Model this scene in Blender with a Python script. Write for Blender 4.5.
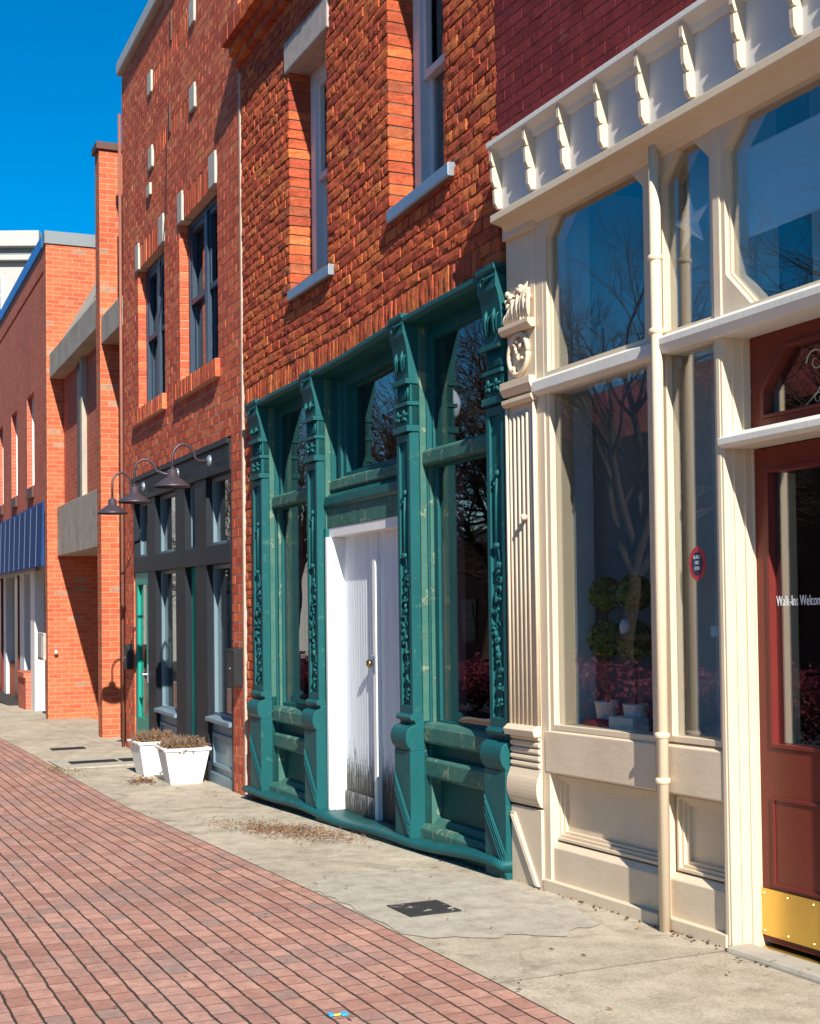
import bpy, math, random
import numpy as np
from mathutils import Vector, Matrix, noise
random.seed(7)
for o in list(bpy.data.objects): bpy.data.objects.remove(o)
SC = bpy.context.scene
COL = SC.collection

# ------------------------------------------------------------------ camera
cam = bpy.data.cameras.new('camera'); camo = bpy.data.objects.new('camera', cam); COL.objects.link(camo)
PITCH, ROLL = math.atan2(36, 1350), 0.0125
F = Vector((0, math.cos(PITCH), math.sin(PITCH))); R0 = Vector((1, 0, 0)); U0 = R0.cross(F)
RT = R0*math.cos(ROLL) - U0*math.sin(ROLL); UP = U0*math.cos(ROLL) + R0*math.sin(ROLL)
m = Matrix((RT, UP, -F)).transposed().to_4x4()
camo.matrix_world = m
cam.sensor_fit = 'VERTICAL'; cam.sensor_height = 36; cam.sensor_width = 36
cam.lens = 1350/1024*36; cam.shift_y = 57/1024; cam.clip_end = 3000; cam.clip_start = 0.05
SC.camera = camo

# ------------------------------------------------------------------ sky, sun, exposure
SUN_TRAVEL = Vector((-0.1809, 0.8002, -0.5718)).normalized()
w = bpy.data.worlds.new('World'); SC.world = w; w.use_nodes = True
nt = w.node_tree; bg = nt.nodes['Background']
sky = nt.nodes.new('ShaderNodeTexSky'); sky.sky_type = 'NISHITA'; sky.sun_disc = False
sky.sun_elevation = math.asin(-SUN_TRAVEL.z); sky.sun_rotation = math.atan2(-SUN_TRAVEL.x, -SUN_TRAVEL.y)
sky.air_density = 1.0; sky.dust_density = 0.0; sky.ozone_density = 3.0; sky.altitude = 300
hs = nt.nodes.new('ShaderNodeHueSaturation'); hs.inputs['Saturation'].default_value = 1.55; hs.inputs['Hue'].default_value = 0.498
nt.links.new(sky.outputs[0], hs.inputs['Color']); nt.links.new(hs.outputs[0], bg.inputs[0])
bg.inputs[1].default_value = 0.074
sl = bpy.data.lights.new('sun', 'SUN'); sl.energy = 4.7; sl.angle = math.radians(0.5); sl.color = (1, 0.93, 0.82)
so = bpy.data.objects.new('sun', sl); COL.objects.link(so)
so.rotation_euler = SUN_TRAVEL.to_track_quat('-Z', 'Y').to_euler(); so.location = (5, -10, 12)
SC.view_settings.view_transform = 'Standard'; SC.view_settings.look = 'None'; SC.view_settings.gamma = 1
SC.view_settings.exposure = 0.92
SC.render.engine = 'CYCLES'
SC.cycles.transparent_max_bounces = 24; SC.cycles.max_bounces = 8
SC.cycles.caustics_reflective = False; SC.cycles.caustics_refractive = False

# ------------------------------------------------------------------ frames
class Fr:
    """facade frame: u along the street (+ towards the viewer), v up, w out of the wall"""
    def __init__(s, O, d, n, root=None):
        s.O = Vector(O); h = Vector((d[0], d[1], 0)); L = h.length
        s.d = Vector(d)/L; s.n = Vector(n).normalized(); s.root = root; s.warp = None
    def T(s, u, v, w):
        if s.warp: u, v, w = s.warp(u, v, w)
        return s.O + s.d*u + s.n*w + Vector((0, 0, v))
FA = Fr((-3.81832, 17.81822, -1.79401), (0.390294, -0.92069, -0.003512), (-0.92069, -0.390294, 0))
FB = Fr((-1.515216, 12.385282, -1.734864), (0.409121, -0.912480, 0.006371), (-0.912480, -0.409121, 0))
FC = Fr((0.536176, 7.80997, -1.542249), (0.433957, -0.900933, 0.015911), (-0.900933, -0.433957, 0))
# ground frame: s along the street, t out from the fronts
GP = Vector((1.41131, 5.99312, 0)); GD = Vector((0.40912, -0.91248, 0)); GN = Vector((-0.91248, -0.40912, 0))
GS = [-400, -60, -30, -20.2, -16.5, -12.93, -10, -7.03, -4.5, -2.0, 0, 3, 400]
GZ = [-6, -2.9, -2.2, -1.965, -1.86, -1.80, -1.772, -1.738, -1.648, -1.572, -1.54, -1.53, -1.53]
def gz(s): return float(np.interp(s, GS, GZ))
def G(s, t, h=0.0):
    p = GP + GD*s + GN*t; return Vector((p.x, p.y, gz(s) + h))
class GFr:
    """ground frame with the same T(u, v, w) call: u = s, v = height, w = t"""
    def __init__(s): s.O = Vector((0, 0, 0))
    def T(s, u, v, w): return G(u, w, v)
GF = GFr()

# ------------------------------------------------------------------ node materials
def mat(name):
    m = bpy.data.materials.new(name); m.use_nodes = True
    nt = m.node_tree; b = nt.nodes['Principled BSDF']
    return m, nt, b
def N(nt, t, **kw):
    n = nt.nodes.new(t)
    for k, v in kw.items(): setattr(n, k, v)
    return n
def link(nt, a, b): nt.links.new(a, b)
def ramp(nt, stops, fac):
    r = N(nt, 'ShaderNodeValToRGB'); e = r.color_ramp.elements
    while len(e) < len(stops): e.new(0.5)
    for i, (p, c) in enumerate(stops):
        e[i].position = p; e[i].color = (*c, 1) if len(c) == 3 else c
    link(nt, fac, r.inputs[0]); return r.outputs[0]
def coords(nt, kind='Object'):
    return N(nt, 'ShaderNodeTexCoord').outputs[kind]
def noise_tex(nt, vec, scale, detail=4, rough=0.6, dist=0):
    n = N(nt, 'ShaderNodeTexNoise'); n.inputs['Scale'].default_value = scale; n.inputs['Detail'].default_value = detail
    n.inputs['Roughness'].default_value = rough; n.inputs['Distortion'].default_value = dist
    link(nt, vec, n.inputs['Vector']); return n
def mapping(nt, vec, scale=(1, 1, 1), rot=(0, 0, 0)):
    mp = N(nt, 'ShaderNodeMapping'); mp.inputs['Scale'].default_value = scale; mp.inputs['Rotation'].default_value = rot
    link(nt, vec, mp.inputs['Vector']); return mp.outputs[0]
def mix(nt, fac, a, b, mode='MIX'):
    mx = N(nt, 'ShaderNodeMix', data_type='RGBA', blend_type=mode)
    for sock, val in ((mx.inputs[0], fac), (mx.inputs[6], a), (mx.inputs[7], b)):
        if isinstance(val, (int, float)): sock.default_value = val
        elif isinstance(val, tuple): sock.default_value = (*val, 1)
        else: link(nt, val, sock)
    return mx.outputs[2]
def bump(nt, b, height, strength=0.3, dist=0.01, prev=None):
    bp = N(nt, 'ShaderNodeBump'); bp.inputs['Strength'].default_value = strength; bp.inputs['Distance'].default_value = dist
    link(nt, height, bp.inputs['Height'])
    if prev is not None: link(nt, prev, bp.inputs['Normal'])
    link(nt, bp.outputs[0], b.inputs['Normal']); return bp.outputs[0]
def M_(nt, op, a, b=0.5):
    n = N(nt, 'ShaderNodeMath', operation=op)
    for i, v in enumerate((a, b)):
        if isinstance(v, (int, float)): n.inputs[i].default_value = v
        else: link(nt, v, n.inputs[i])
    return n.outputs[0]

MAT = {}
def paint(name, col, col2=None, rough=0.45, scale=3, bumpy=0.25, chips=None, chip_amt=0.62, grain=None):
    """old brushed paint: slow tone drift, brush relief, optional chipped patches of another colour"""
    m, nt, b = mat(name); co = coords(nt)
    n1 = noise_tex(nt, co, scale, 5, .65)
    c = mix(nt, ramp(nt, [(.3, (0, 0, 0)), (.7, (1, 1, 1))], n1.outputs[0]), col, col2 or tuple(x*.8 for x in col))
    fine = noise_tex(nt, mapping(nt, co, grain or (30, 30, 6)), 1.5, 6, .7)
    c = mix(nt, .10, c, fine.outputs['Color'], 'OVERLAY')
    h = fine.outputs[0]
    if chips:
        cn = noise_tex(nt, co, 9, 8, .72, .4)
        mk = ramp(nt, [(chip_amt, (0, 0, 0)), (chip_amt+.03, (1, 1, 1))], cn.outputs[0])
        c = mix(nt, mk, c, chips); h = mix(nt, .5, fine.outputs[0], mk)
    link(nt, c, b.inputs['Base Color']); b.inputs['Roughness'].default_value = rough; b.inputs['Specular IOR Level'].default_value = .22
    bump(nt, b, h, bumpy, .006)
    MAT[name] = m; return m
def plain(name, col, rough=0.5, metal=0, var=.15, scale=8, bumpy=.15):
    m, nt, b = mat(name); co = coords(nt); n1 = noise_tex(nt, co, scale, 5, .6)
    c = mix(nt, n1.outputs[0], tuple(min(1, x*(1-var)) for x in col), tuple(min(1, x*(1+var)) for x in col))
    link(nt, c, b.inputs['Base Color']); b.inputs['Roughness'].default_value = rough; b.inputs['Metallic'].default_value = metal; b.inputs['Specular IOR Level'].default_value = .25
    n2 = noise_tex(nt, co, scale*12, 4, .6); bump(nt, b, n2.outputs[0], bumpy, .003)
    MAT[name] = m; return m
def brick_island(name, stops, grime=.5, bumpy=.7, stain=(.05, .03, .025), fine_scale=45):
    """brick colour drawn per separate brick, with pitting, soot and pale bloom"""
    m, nt, b = mat(name); co = coords(nt)
    g = N(nt, 'ShaderNodeNewGeometry')
    c = ramp(nt, stops, g.outputs['Random Per Island'])
    big = noise_tex(nt, co, 1.1, 5, .65)
    c = mix(nt, ramp(nt, [(.35, (0, 0, 0)), (.75, (grime,)*3)], big.outputs[0]), c, stain)
    mid = noise_tex(nt, co, 14, 6, .7)
    c = mix(nt, .55, c, ramp(nt, [(.3, (.25, .25, .25)), (.7, (.75, .75, .75))], mid.outputs[0]), 'OVERLAY')
    pit = noise_tex(nt, co, fine_scale, 6, .75)
    c = mix(nt, ramp(nt, [(.56, (0, 0, 0)), (.7, (.5, .5, .5))], pit.outputs[0]), c, (.04, .015, .012))
    bl = noise_tex(nt, co, 3.2, 7, .7)
    c = mix(nt, ramp(nt, [(.62, (0, 0, 0)), (.8, (.4, .4, .4))], bl.outputs[0]), c, (.5, .36, .28))
    link(nt, c, b.inputs['Base Color']); b.inputs['Roughness'].default_value = .9; b.inputs['Specular IOR Level'].default_value = .15
    n1 = bump(nt, b, mid.outputs[0], bumpy*.7, .02)
    bump(nt, b, pit.outputs[0], bumpy, .012, n1)
    MAT[name] = m; return m
def brick_uv(name, bw, rh, mortar, c1, c2, cm, mottles=(), rough=.85, bumpy=.6, wob=.003, msmooth=.2, grey=None, depth=.012, rows=0):
    """flat brickwork from UV metres"""
    m, nt, b = mat(name); uv = coords(nt, 'UV')
    dn = noise_tex(nt, uv, 9, 3, .6)
    vs = N(nt, 'ShaderNodeVectorMath', operation='MULTIPLY_ADD'); link(nt, dn.outputs['Color'], vs.inputs[0])
    vs.inputs[1].default_value = (wob*2, wob*2, 0); link(nt, uv, vs.inputs[2])
    br = N(nt, 'ShaderNodeTexBrick'); link(nt, vs.outputs[0], br.inputs['Vector'])
    br.inputs['Scale'].default_value = 1; br.inputs['Brick Width'].default_value = bw; br.inputs['Row Height'].default_value = rh
    br.inputs['Mortar Size'].default_value = mortar; br.inputs['Mortar Smooth'].default_value = msmooth
    br.inputs['Color1'].default_value = (0, 0, 0, 1); br.inputs['Color2'].default_value = (1, 1, 1, 1); br.inputs['Mortar'].default_value = (.5, .5, .5, 1)
    stops = [(0, c1), (.8, c2)]
    if grey: stops = [(0, c1), (.7, c2), (.93, c2), (.955, grey)]
    c = ramp(nt, stops, br.outputs['Color'])
    mid = noise_tex(nt, uv, 11, 6, .7); c = mix(nt, .45, c, mid.outputs[0], 'OVERLAY')
    big = noise_tex(nt, uv, .9, 4, .6)
    c = mix(nt, ramp(nt, [(.4, (0, 0, 0)), (.75, (.35, .35, .35))], big.outputs[0]), c, tuple(x*.45 for x in c1))
    mc = mix(nt, mid.outputs[0], tuple(x*.7 for x in cm), cm)
    fac = br.outputs['Fac']
    if rows:
        sx = N(nt, 'ShaderNodeSeparateXYZ'); link(nt, vs.outputs[0], sx.inputs[0])
        wn = noise_tex(nt, uv, 7, 5, .75)
        fr_ = M_(nt, 'FRACT', M_(nt, 'DIVIDE', sx.outputs['Y'], rh)); dd = M_(nt, 'MINIMUM', fr_, M_(nt, 'SUBTRACT', 1.0, fr_))
        wd = M_(nt, 'MULTIPLY', wn.outputs[0], rows*2/rh)
        ln = M_(nt, 'SUBTRACT', 1.0, M_(nt, 'SMOOTH_MIN', 1.0, M_(nt, 'DIVIDE', dd, wd)))
        ln = M_(nt, 'GREATER_THAN', ln, .02); fac = M_(nt, 'MAXIMUM', fac, ln); 
        bl = noise_tex(nt, uv, 1.6, 5, .65); c = mix(nt, ramp(nt, [(.45, (0, 0, 0)), (.68, (.6, .6, .6))], bl.outputs[0]), c, (.27, .20, .185))
        st = noise_tex(nt, uv, 26, 6, .75); c = mix(nt, .5, c, ramp(nt, [(.3, (.3, .3, .3)), (.7, (.7, .7, .7))], st.outputs[0]), 'OVERLAY')
        c = mix(nt, ramp(nt, [(.62, (0, 0, 0)), (.74, (.6, .6, .6))], noise_tex(nt, uv, 5, 7, .72, .6).outputs[0]), c, (.17, .11, .085))
        mc = mix(nt, ln, mc, mix(nt, noise_tex(nt, uv, 2.2, 4, .6).outputs[0], (.028, .022, .018), (.075, .058, .046)))
    c = mix(nt, fac, c, mc)
    link(nt, c, b.inputs['Base Color']); b.inputs['Roughness'].default_value = rough; b.inputs['Specular IOR Level'].default_value = .2
    inv = M_(nt, 'SUBTRACT', 1.0, fac)
    n1 = bump(nt, b, inv, bumpy, depth)
    fine = noise_tex(nt, uv, 60, 5, .7)
    bump(nt, b, fine.outputs[0], bumpy*.5, .006, n1)
    MAT[name] = m; return m

# bricks
brick_island('old_red_brick', [(0, (.36, .07, .04)), (.3, (.47, .095, .045)), (.65, (.56, .125, .05)), (.88, (.62, .16, .055)), (.96, (.62, .19, .065)), (1, (.30, .075, .05))], .22, 1.0)
brick_island('red_brick', [(0, (.48, .095, .05)), (.4, (.57, .125, .06)), (.8, (.63, .15, .07)), (1, (.66, .2, .09))], .12, .4)
brick_island('painted_brick_face', [(0, (.14, .021, .025)), (.5, (.17, .026, .03)), (1, (.20, .033, .035))], .2, .35, stain=(.05, .012, .013))
plain('sunlit_painted_mortar', (.30, .12, .105), .9, 0, .4, 14)  # joints lightened: the grazing sun's highlights are put into the colour
plain('lime_mortar', (.52, .37, .29), .95, 0, .3, 20, .6)
plain('dark_mortar', (.22, .125, .09), .95, 0, .6, 9, .8)
brick_uv('orange_brick', .235, .078, .005, (.44, .095, .045), (.55, .14, .06), (.50, .30, .20), grey=(.34, .2, .14), bumpy=.5)
brick_uv('brown_brick', .235, .078, .006, (.47, .105, .065), (.56, .14, .08), (.42, .27, .2), bumpy=.5)
brick_uv('painted_brick', .205, .0655, .005, (.125, .016, .019), (.15, .021, .023), (.20, .075, .068), rough=.8, bumpy=.9, depth=.012)
brick_uv('dark_brick', .235, .078, .008, (.15, .045, .03), (.20, .06, .04), (.16, .11, .085), bumpy=.5)  # dark red-brown brick for rear walls and the buildings opposite
brick_uv('paving_brick', .135, .0975, .0036, (.35, .175, .135), (.47, .26, .20), (.14, .095, .075), grey=(.31, .205, .17), bumpy=.8, wob=.007, rough=.9, depth=.01, rows=.0046)
# paints
paint('teal_paint', (.009, .097, .105), (.007, .074, .082), .5, 2, .45, chips=(.03, .125, .115), chip_amt=.60)
paint('worn_teal_paint', (.025, .115, .10), (.07, .16, .125), .6, 5, .9, chips=(.17, .24, .17), chip_amt=.565, grain=(8, 8, 60))
paint('dark_teal_paint', (.010, .085, .078), (.008, .06, .058), .45, 4, .8, chips=(.06, .14, .11), chip_amt=.66)
paint('cream_paint', (.68, .56, .41), (.62, .51, .37), .45, 1.6, .35, chips=(.42, .34, .26), chip_amt=.735)
paint('cracked_cream_paint', (.68, .565, .42), (.58, .475, .35), .5, 2.5, .55, grain=(9, 9, 30), chips=(.36, .29, .22), chip_amt=.70)
paint('pale_grey_paint', (.70, .68, .62), (.60, .60, .57), .5, 3, .3)
paint('fascia_paint', (.60, .60, .59), (.55, .56, .56), .5, 3, .3)
paint('maroon_paint', (.165, .033, .022), (.14, .028, .02), .3, 2, .2)
paint('lit_edge_paint', (.16, .026, .022), (.14, .022, .02), .35, 2, .2)  # door maroon turned slightly redder so the edges look sunlit
paint('planter_white', (.78, .77, .74), (.70, .69, .66), .5, 3, .3, chips=(.50, .45, .38), chip_amt=.68)
paint('white_paint', (.80, .79, .77), (.72, .72, .71), .5, 2, .3)
paint('window_white', (.62, .65, .68), (.54, .58, .62), .5, 4, .5, chips=(.4, .38, .34), chip_amt=.72)
paint('blue_grey_paint', (.014, .018, .025), (.011, .015, .021), .5, 2, .3)
paint('light_blue_paint', (.16, .23, .27), (.13, .2, .25), .4, 2, .25)
paint('navy_sash', (.035, .06, .095), (.028, .05, .08), .4, 3, .3)
paint('sea_green_paint', (.015, .30, .22), (.012, .24, .18), .4, 2, .2)
plain('dark_steel', (.045, .042, .05), .42, .3, .2)
plain('lamp_metal', (.075, .06, .075), .42, .4, .2, 6)
plain('black_box', (.02, .022, .026), .45, 0, .2)
plain('zinc', (.30, .36, .42), .4, .6, .15, 4)
plain('grey_coping', (.42, .42, .40), .7, 0, .2, 5)
plain('steel_coping', (.17, .19, .20), .45, .2, .12, 2)
plain('blue_coping', (.015, .22, .62), .7, .0, .12, 2)
plain('brown_cap', (.10, .045, .035), .6)
plain('limestone', (.46, .43, .37), .85, 0, .2, 9, .5)
plain('lintel_stone', (.40, .35, .32), .9, 0, .45, 14, .8)
paint('raw_concrete', (.44, .40, .33), (.30, .27, .22), .9, 2.5, .6, chips=(.24, .21, .17), chip_amt=.60, grain=(9, 9, .7))
plain('copper_pipe', (.24, .10, .07), .55, .1, .2)
plain('brass', (.72, .48, .12), .34, .9, .12, 6, .1)
plain('knob_brass', (.45, .33, .16), .3, 1, .2)
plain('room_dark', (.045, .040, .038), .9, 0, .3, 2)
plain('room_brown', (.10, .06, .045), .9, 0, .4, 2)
plain('display_pale', (.50, .62, .70), .7, 0, .08, 3)
plain('pale_blue', (.42, .68, .88), .8, 0, .03, 2)  # even pale blue for the blind panel and the window card
plain('awning_blue', (.006, .04, .16), .75, .0, .15, 3)
plain('awning_stripe', (.13, .19, .29), .8)
plain('paper', (.75, .78, .8), .8, 0, .04)
plain('pink_trim', (.45, .2, .2), .6, 0, .3)
plain('leaf_green', (.13, .19, .04), .6, 0, .5, 30)
plain('twig', (.10, .07, .05), .9, 0, .3)
plain('dry_twig', (.16, .11, .075), .9, 0, .4, 40)
plain('bark', (.055, .038, .03), .95, 0, .4, 12, .9)
plain('maroon_leaf', (.13, .018, .035), .6, 0, .5, 30)
plain('dry_leaf', (.30, .135, .055), .8, 0, .6, 40)
plain('soil', (.06, .04, .03), 1, 0, .4, 30)
plain('asphalt', (.05, .05, .052), .95, 0, .3, 15)
plain('white_plaster', (.40, .395, .375), .8, 0, .08, 3)
plain('roof_red', (.30, .06, .045), .8, 0, .2)
plain('iron', (.024, .028, .03), .75, .3, .3, 30, .5)
plain('globe_white', (.55, .62, .72), .25, 0, .05)
plain('dirt', (.085, .06, .045), 1, 0, .6, 25, .9)
plain('cloth_red', (.35, .05, .06), .9)
plain('sticker_red', (.42, .03, .05), .5)
plain('sticker_navy', (.02, .03, .08), .5)
plain('sticker_grey', (.42, .5, .56), .5)
plain('scrap_blue', (.05, .35, .75), .5); plain('scrap_yellow', (.75, .65, .05), .5)
plain('lime_green', (.45, .65, .06), .6); plain('label_blue', (.05, .2, .6), .6)
plain('lettering', (.85, .9, .92), .6, 0, .02)
plain('gold_line', (.55, .48, .33), .5)
def concrete_mat():
    m, nt, b = mat('pavement_concrete'); uv = coords(nt, 'UV')
    big = noise_tex(nt, uv, .8, 6, .65); mid = noise_tex(nt, uv, 5, 7, .7); fine = noise_tex(nt, uv, 70, 5, .75)
    c = ramp(nt, [(.3, (.28, .235, .17)), (.5, (.40, .345, .262)), (.7, (.50, .435, .335))], mid.outputs[0])
    c = mix(nt, .45, c, big.outputs[0], 'OVERLAY')
    c = mix(nt, .5, c, ramp(nt, [(.35, (.28,)*3), (.65, (.72,)*3)], fine.outputs[0]), 'OVERLAY')
    # dark joints across the walk and thin wandering cracks
    br = N(nt, 'ShaderNodeTexBrick'); br.offset = 0
    dn = noise_tex(nt, uv, 6, 5, .7); vs = N(nt, 'ShaderNodeVectorMath', operation='MULTIPLY_ADD')
    link(nt, dn.outputs['Color'], vs.inputs[0]); vs.inputs[1].default_value = (.03, .03, 0); link(nt, uv, vs.inputs[2])
    link(nt, vs.outputs[0], br.inputs['Vector']); br.inputs['Scale'].default_value = 1
    br.inputs['Brick Width'].default_value = 1.62; br.inputs['Row Height'].default_value = 3.0
    br.inputs['Mortar Size'].default_value = .006; br.inputs['Mortar Smooth'].default_value = .3
    c = mix(nt, M_(nt, 'MULTIPLY', br.outputs['Fac'], .75), c, (.09, .075, .06))
    spt = noise_tex(nt, uv, 22, 3, .6); c = mix(nt, ramp(nt, [(.66, (0, 0, 0)), (.72, (.5, .5, .5))], spt.outputs[0]), c, (.10, .085, .065))
    wb = N(nt, 'ShaderNodeTexVoronoi', feature='DISTANCE_TO_EDGE'); wb.inputs['Scale'].default_value = .55; dv = noise_tex(nt, uv, 3, 6, .7); vv = N(nt, 'ShaderNodeVectorMath', operation='MULTIPLY_ADD'); link(nt, dv.outputs['Color'], vv.inputs[0]); vv.inputs[1].default_value = (.5, .5, 0); link(nt, uv, vv.inputs[2]); link(nt, vv.outputs[0], wb.inputs['Vector'])
    c = mix(nt, ramp(nt, [(0, (.35, .35, .35)), (.005, (0, 0, 0))], wb.outputs['Distance']), c, (.10, .08, .06))
    st = noise_tex(nt, uv, 2.3, 6, .7, 1.0)
    c = mix(nt, ramp(nt, [(.55, (0, 0, 0)), (.70, (.6, .6, .6))], st.outputs[0]), c, (.12, .095, .07))
    link(nt, c, b.inputs['Base Color']); b.inputs['Roughness'].default_value = .92
    n1 = bump(nt, b, M_(nt, 'SUBTRACT', mid.outputs[0], br.outputs['Fac']), .35, .015); bump(nt, b, fine.outputs[0], .5, .006, n1)
    MAT['pavement_concrete'] = m
concrete_mat()
def patch_mat():
    m, nt, b = mat('patch_concrete'); uv = coords(nt, 'UV'); mid = noise_tex(nt, uv, 7, 7, .72); fine = noise_tex(nt, uv, 70, 5, .75)
    c = ramp(nt, [(.3, (.25, .225, .18)), (.5, (.37, .335, .275)), (.7, (.46, .42, .345))], mid.outputs[0])
    c = mix(nt, .4, c, fine.outputs[0], 'OVERLAY')
    link(nt, c, b.inputs['Base Color']); b.inputs['Roughness'].default_value = .92; bump(nt, b, fine.outputs[0], .5, .006)
    MAT['patch_concrete'] = m
patch_mat()
def mottled():
    m, nt, b = mat('mottled_iron'); co = coords(nt); n1 = noise_tex(nt, co, 11, 4, .6, .6); n2 = noise_tex(nt, co, 60, 4, .7)
    c = mix(nt, ramp(nt, [(.60, (0, 0, 0)), (.64, (1, 1, 1))], n1.outputs[0]), (.022, .022, .022), (.36, .34, .30))
    link(nt, c, b.inputs['Base Color']); b.inputs['Roughness'].default_value = .8; bump(nt, b, n2.outputs[0], .5, .004); MAT['mottled_iron'] = m
mottled()
def door_mat():
    """blue-tinted white plank paint worn through to dark wood in upward streaks near the foot"""
    m, nt, b = mat('weathered_white_door'); co = coords(nt, 'UV')
    sep = N(nt, 'ShaderNodeSeparateXYZ'); link(nt, co, sep.inputs[0])
    n1 = noise_tex(nt, mapping(nt, co, (75, 2.6, 1)), 1, 8, .8)
    hgt = M_(nt, 'MULTIPLY', sep.outputs['Y'], 1.0)
    wear = M_(nt, 'SUBTRACT', M_(nt, 'ADD', M_(nt, 'MULTIPLY', n1.outputs[0], 1.7), .0), hgt)
    mk = ramp(nt, [(.44, (0, 0, 0)), (.47, (1, 1, 1))], wear)
    wood = noise_tex(nt, mapping(nt, co, (60, 2, 1)), 1, 5, .7)
    wc = ramp(nt, [(.3, (.010, .010, .011)), (.7, (.07, .065, .06))], wood.outputs[0])
    tone = noise_tex(nt, mapping(nt, co, (14, .6, 1)), 1, 4, .6)
    pc = ramp(nt, [(.3, (.58, .65, .72)), (.7, (.72, .77, .82))], tone.outputs[0])  # blue of the sky-lit shade is mixed into the white
    c = mix(nt, mk, pc, wc)
    link(nt, c, b.inputs['Base Color']); b.inputs['Roughness'].default_value = .55
    wv = N(nt, 'ShaderNodeTexWave', wave_type='BANDS', bands_direction='X'); wv.inputs['Scale'].default_value = 6.5; link(nt, co, wv.inputs['Vector'])
    n0 = bump(nt, b, wv.outputs[0], .35, .006); bump(nt, b, M_(nt, 'SUBTRACT', wood.outputs[0], mk), .6, .006, n0)
    MAT['weathered_white_door'] = m
door_mat()
def glass_mat(name, tint=(.93, .95, .95), ior=1.75, wav=.02):
    m, nt, b = mat(name); nt.nodes.remove(b); out = nt.nodes['Material Output']
    tr = N(nt, 'ShaderNodeBsdfTransparent'); tr.inputs[0].default_value = (*tint, 1)
    gl = N(nt, 'ShaderNodeBsdfGlossy'); gl.inputs['Roughness'].default_value = 0.0
    fr = N(nt, 'ShaderNodeFresnel'); ge = N(nt, 'ShaderNodeNewGeometry')
    io = N(nt, 'ShaderNodeMix', data_type='FLOAT'); link(nt, ge.outputs['Backfacing'], io.inputs[0]); io.inputs[2].default_value = ior; io.inputs[3].default_value = 1/ior
    link(nt, io.outputs[0], fr.inputs['IOR'])
    co = coords(nt); n1 = noise_tex(nt, co, 1.4, 2, .5); bp = N(nt, 'ShaderNodeBump'); bp.inputs['Strength'].default_value = wav; bp.inputs['Distance'].default_value = .03
    link(nt, n1.outputs[0], bp.inputs['Height']); link(nt, bp.outputs[0], gl.inputs['Normal'])
    mx = N(nt, 'ShaderNodeMixShader'); link(nt, fr.outputs[0], mx.inputs[0]); link(nt, tr.outputs[0], mx.inputs[1]); link(nt, gl.outputs[0], mx.inputs[2])
    link(nt, mx.outputs[0], out.inputs[0]); MAT[name] = m
glass_mat('window_glass', (.94, .96, .96), 2.15); glass_mat('old_glass', (.80, .84, .86), 2.1, .05)

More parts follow.
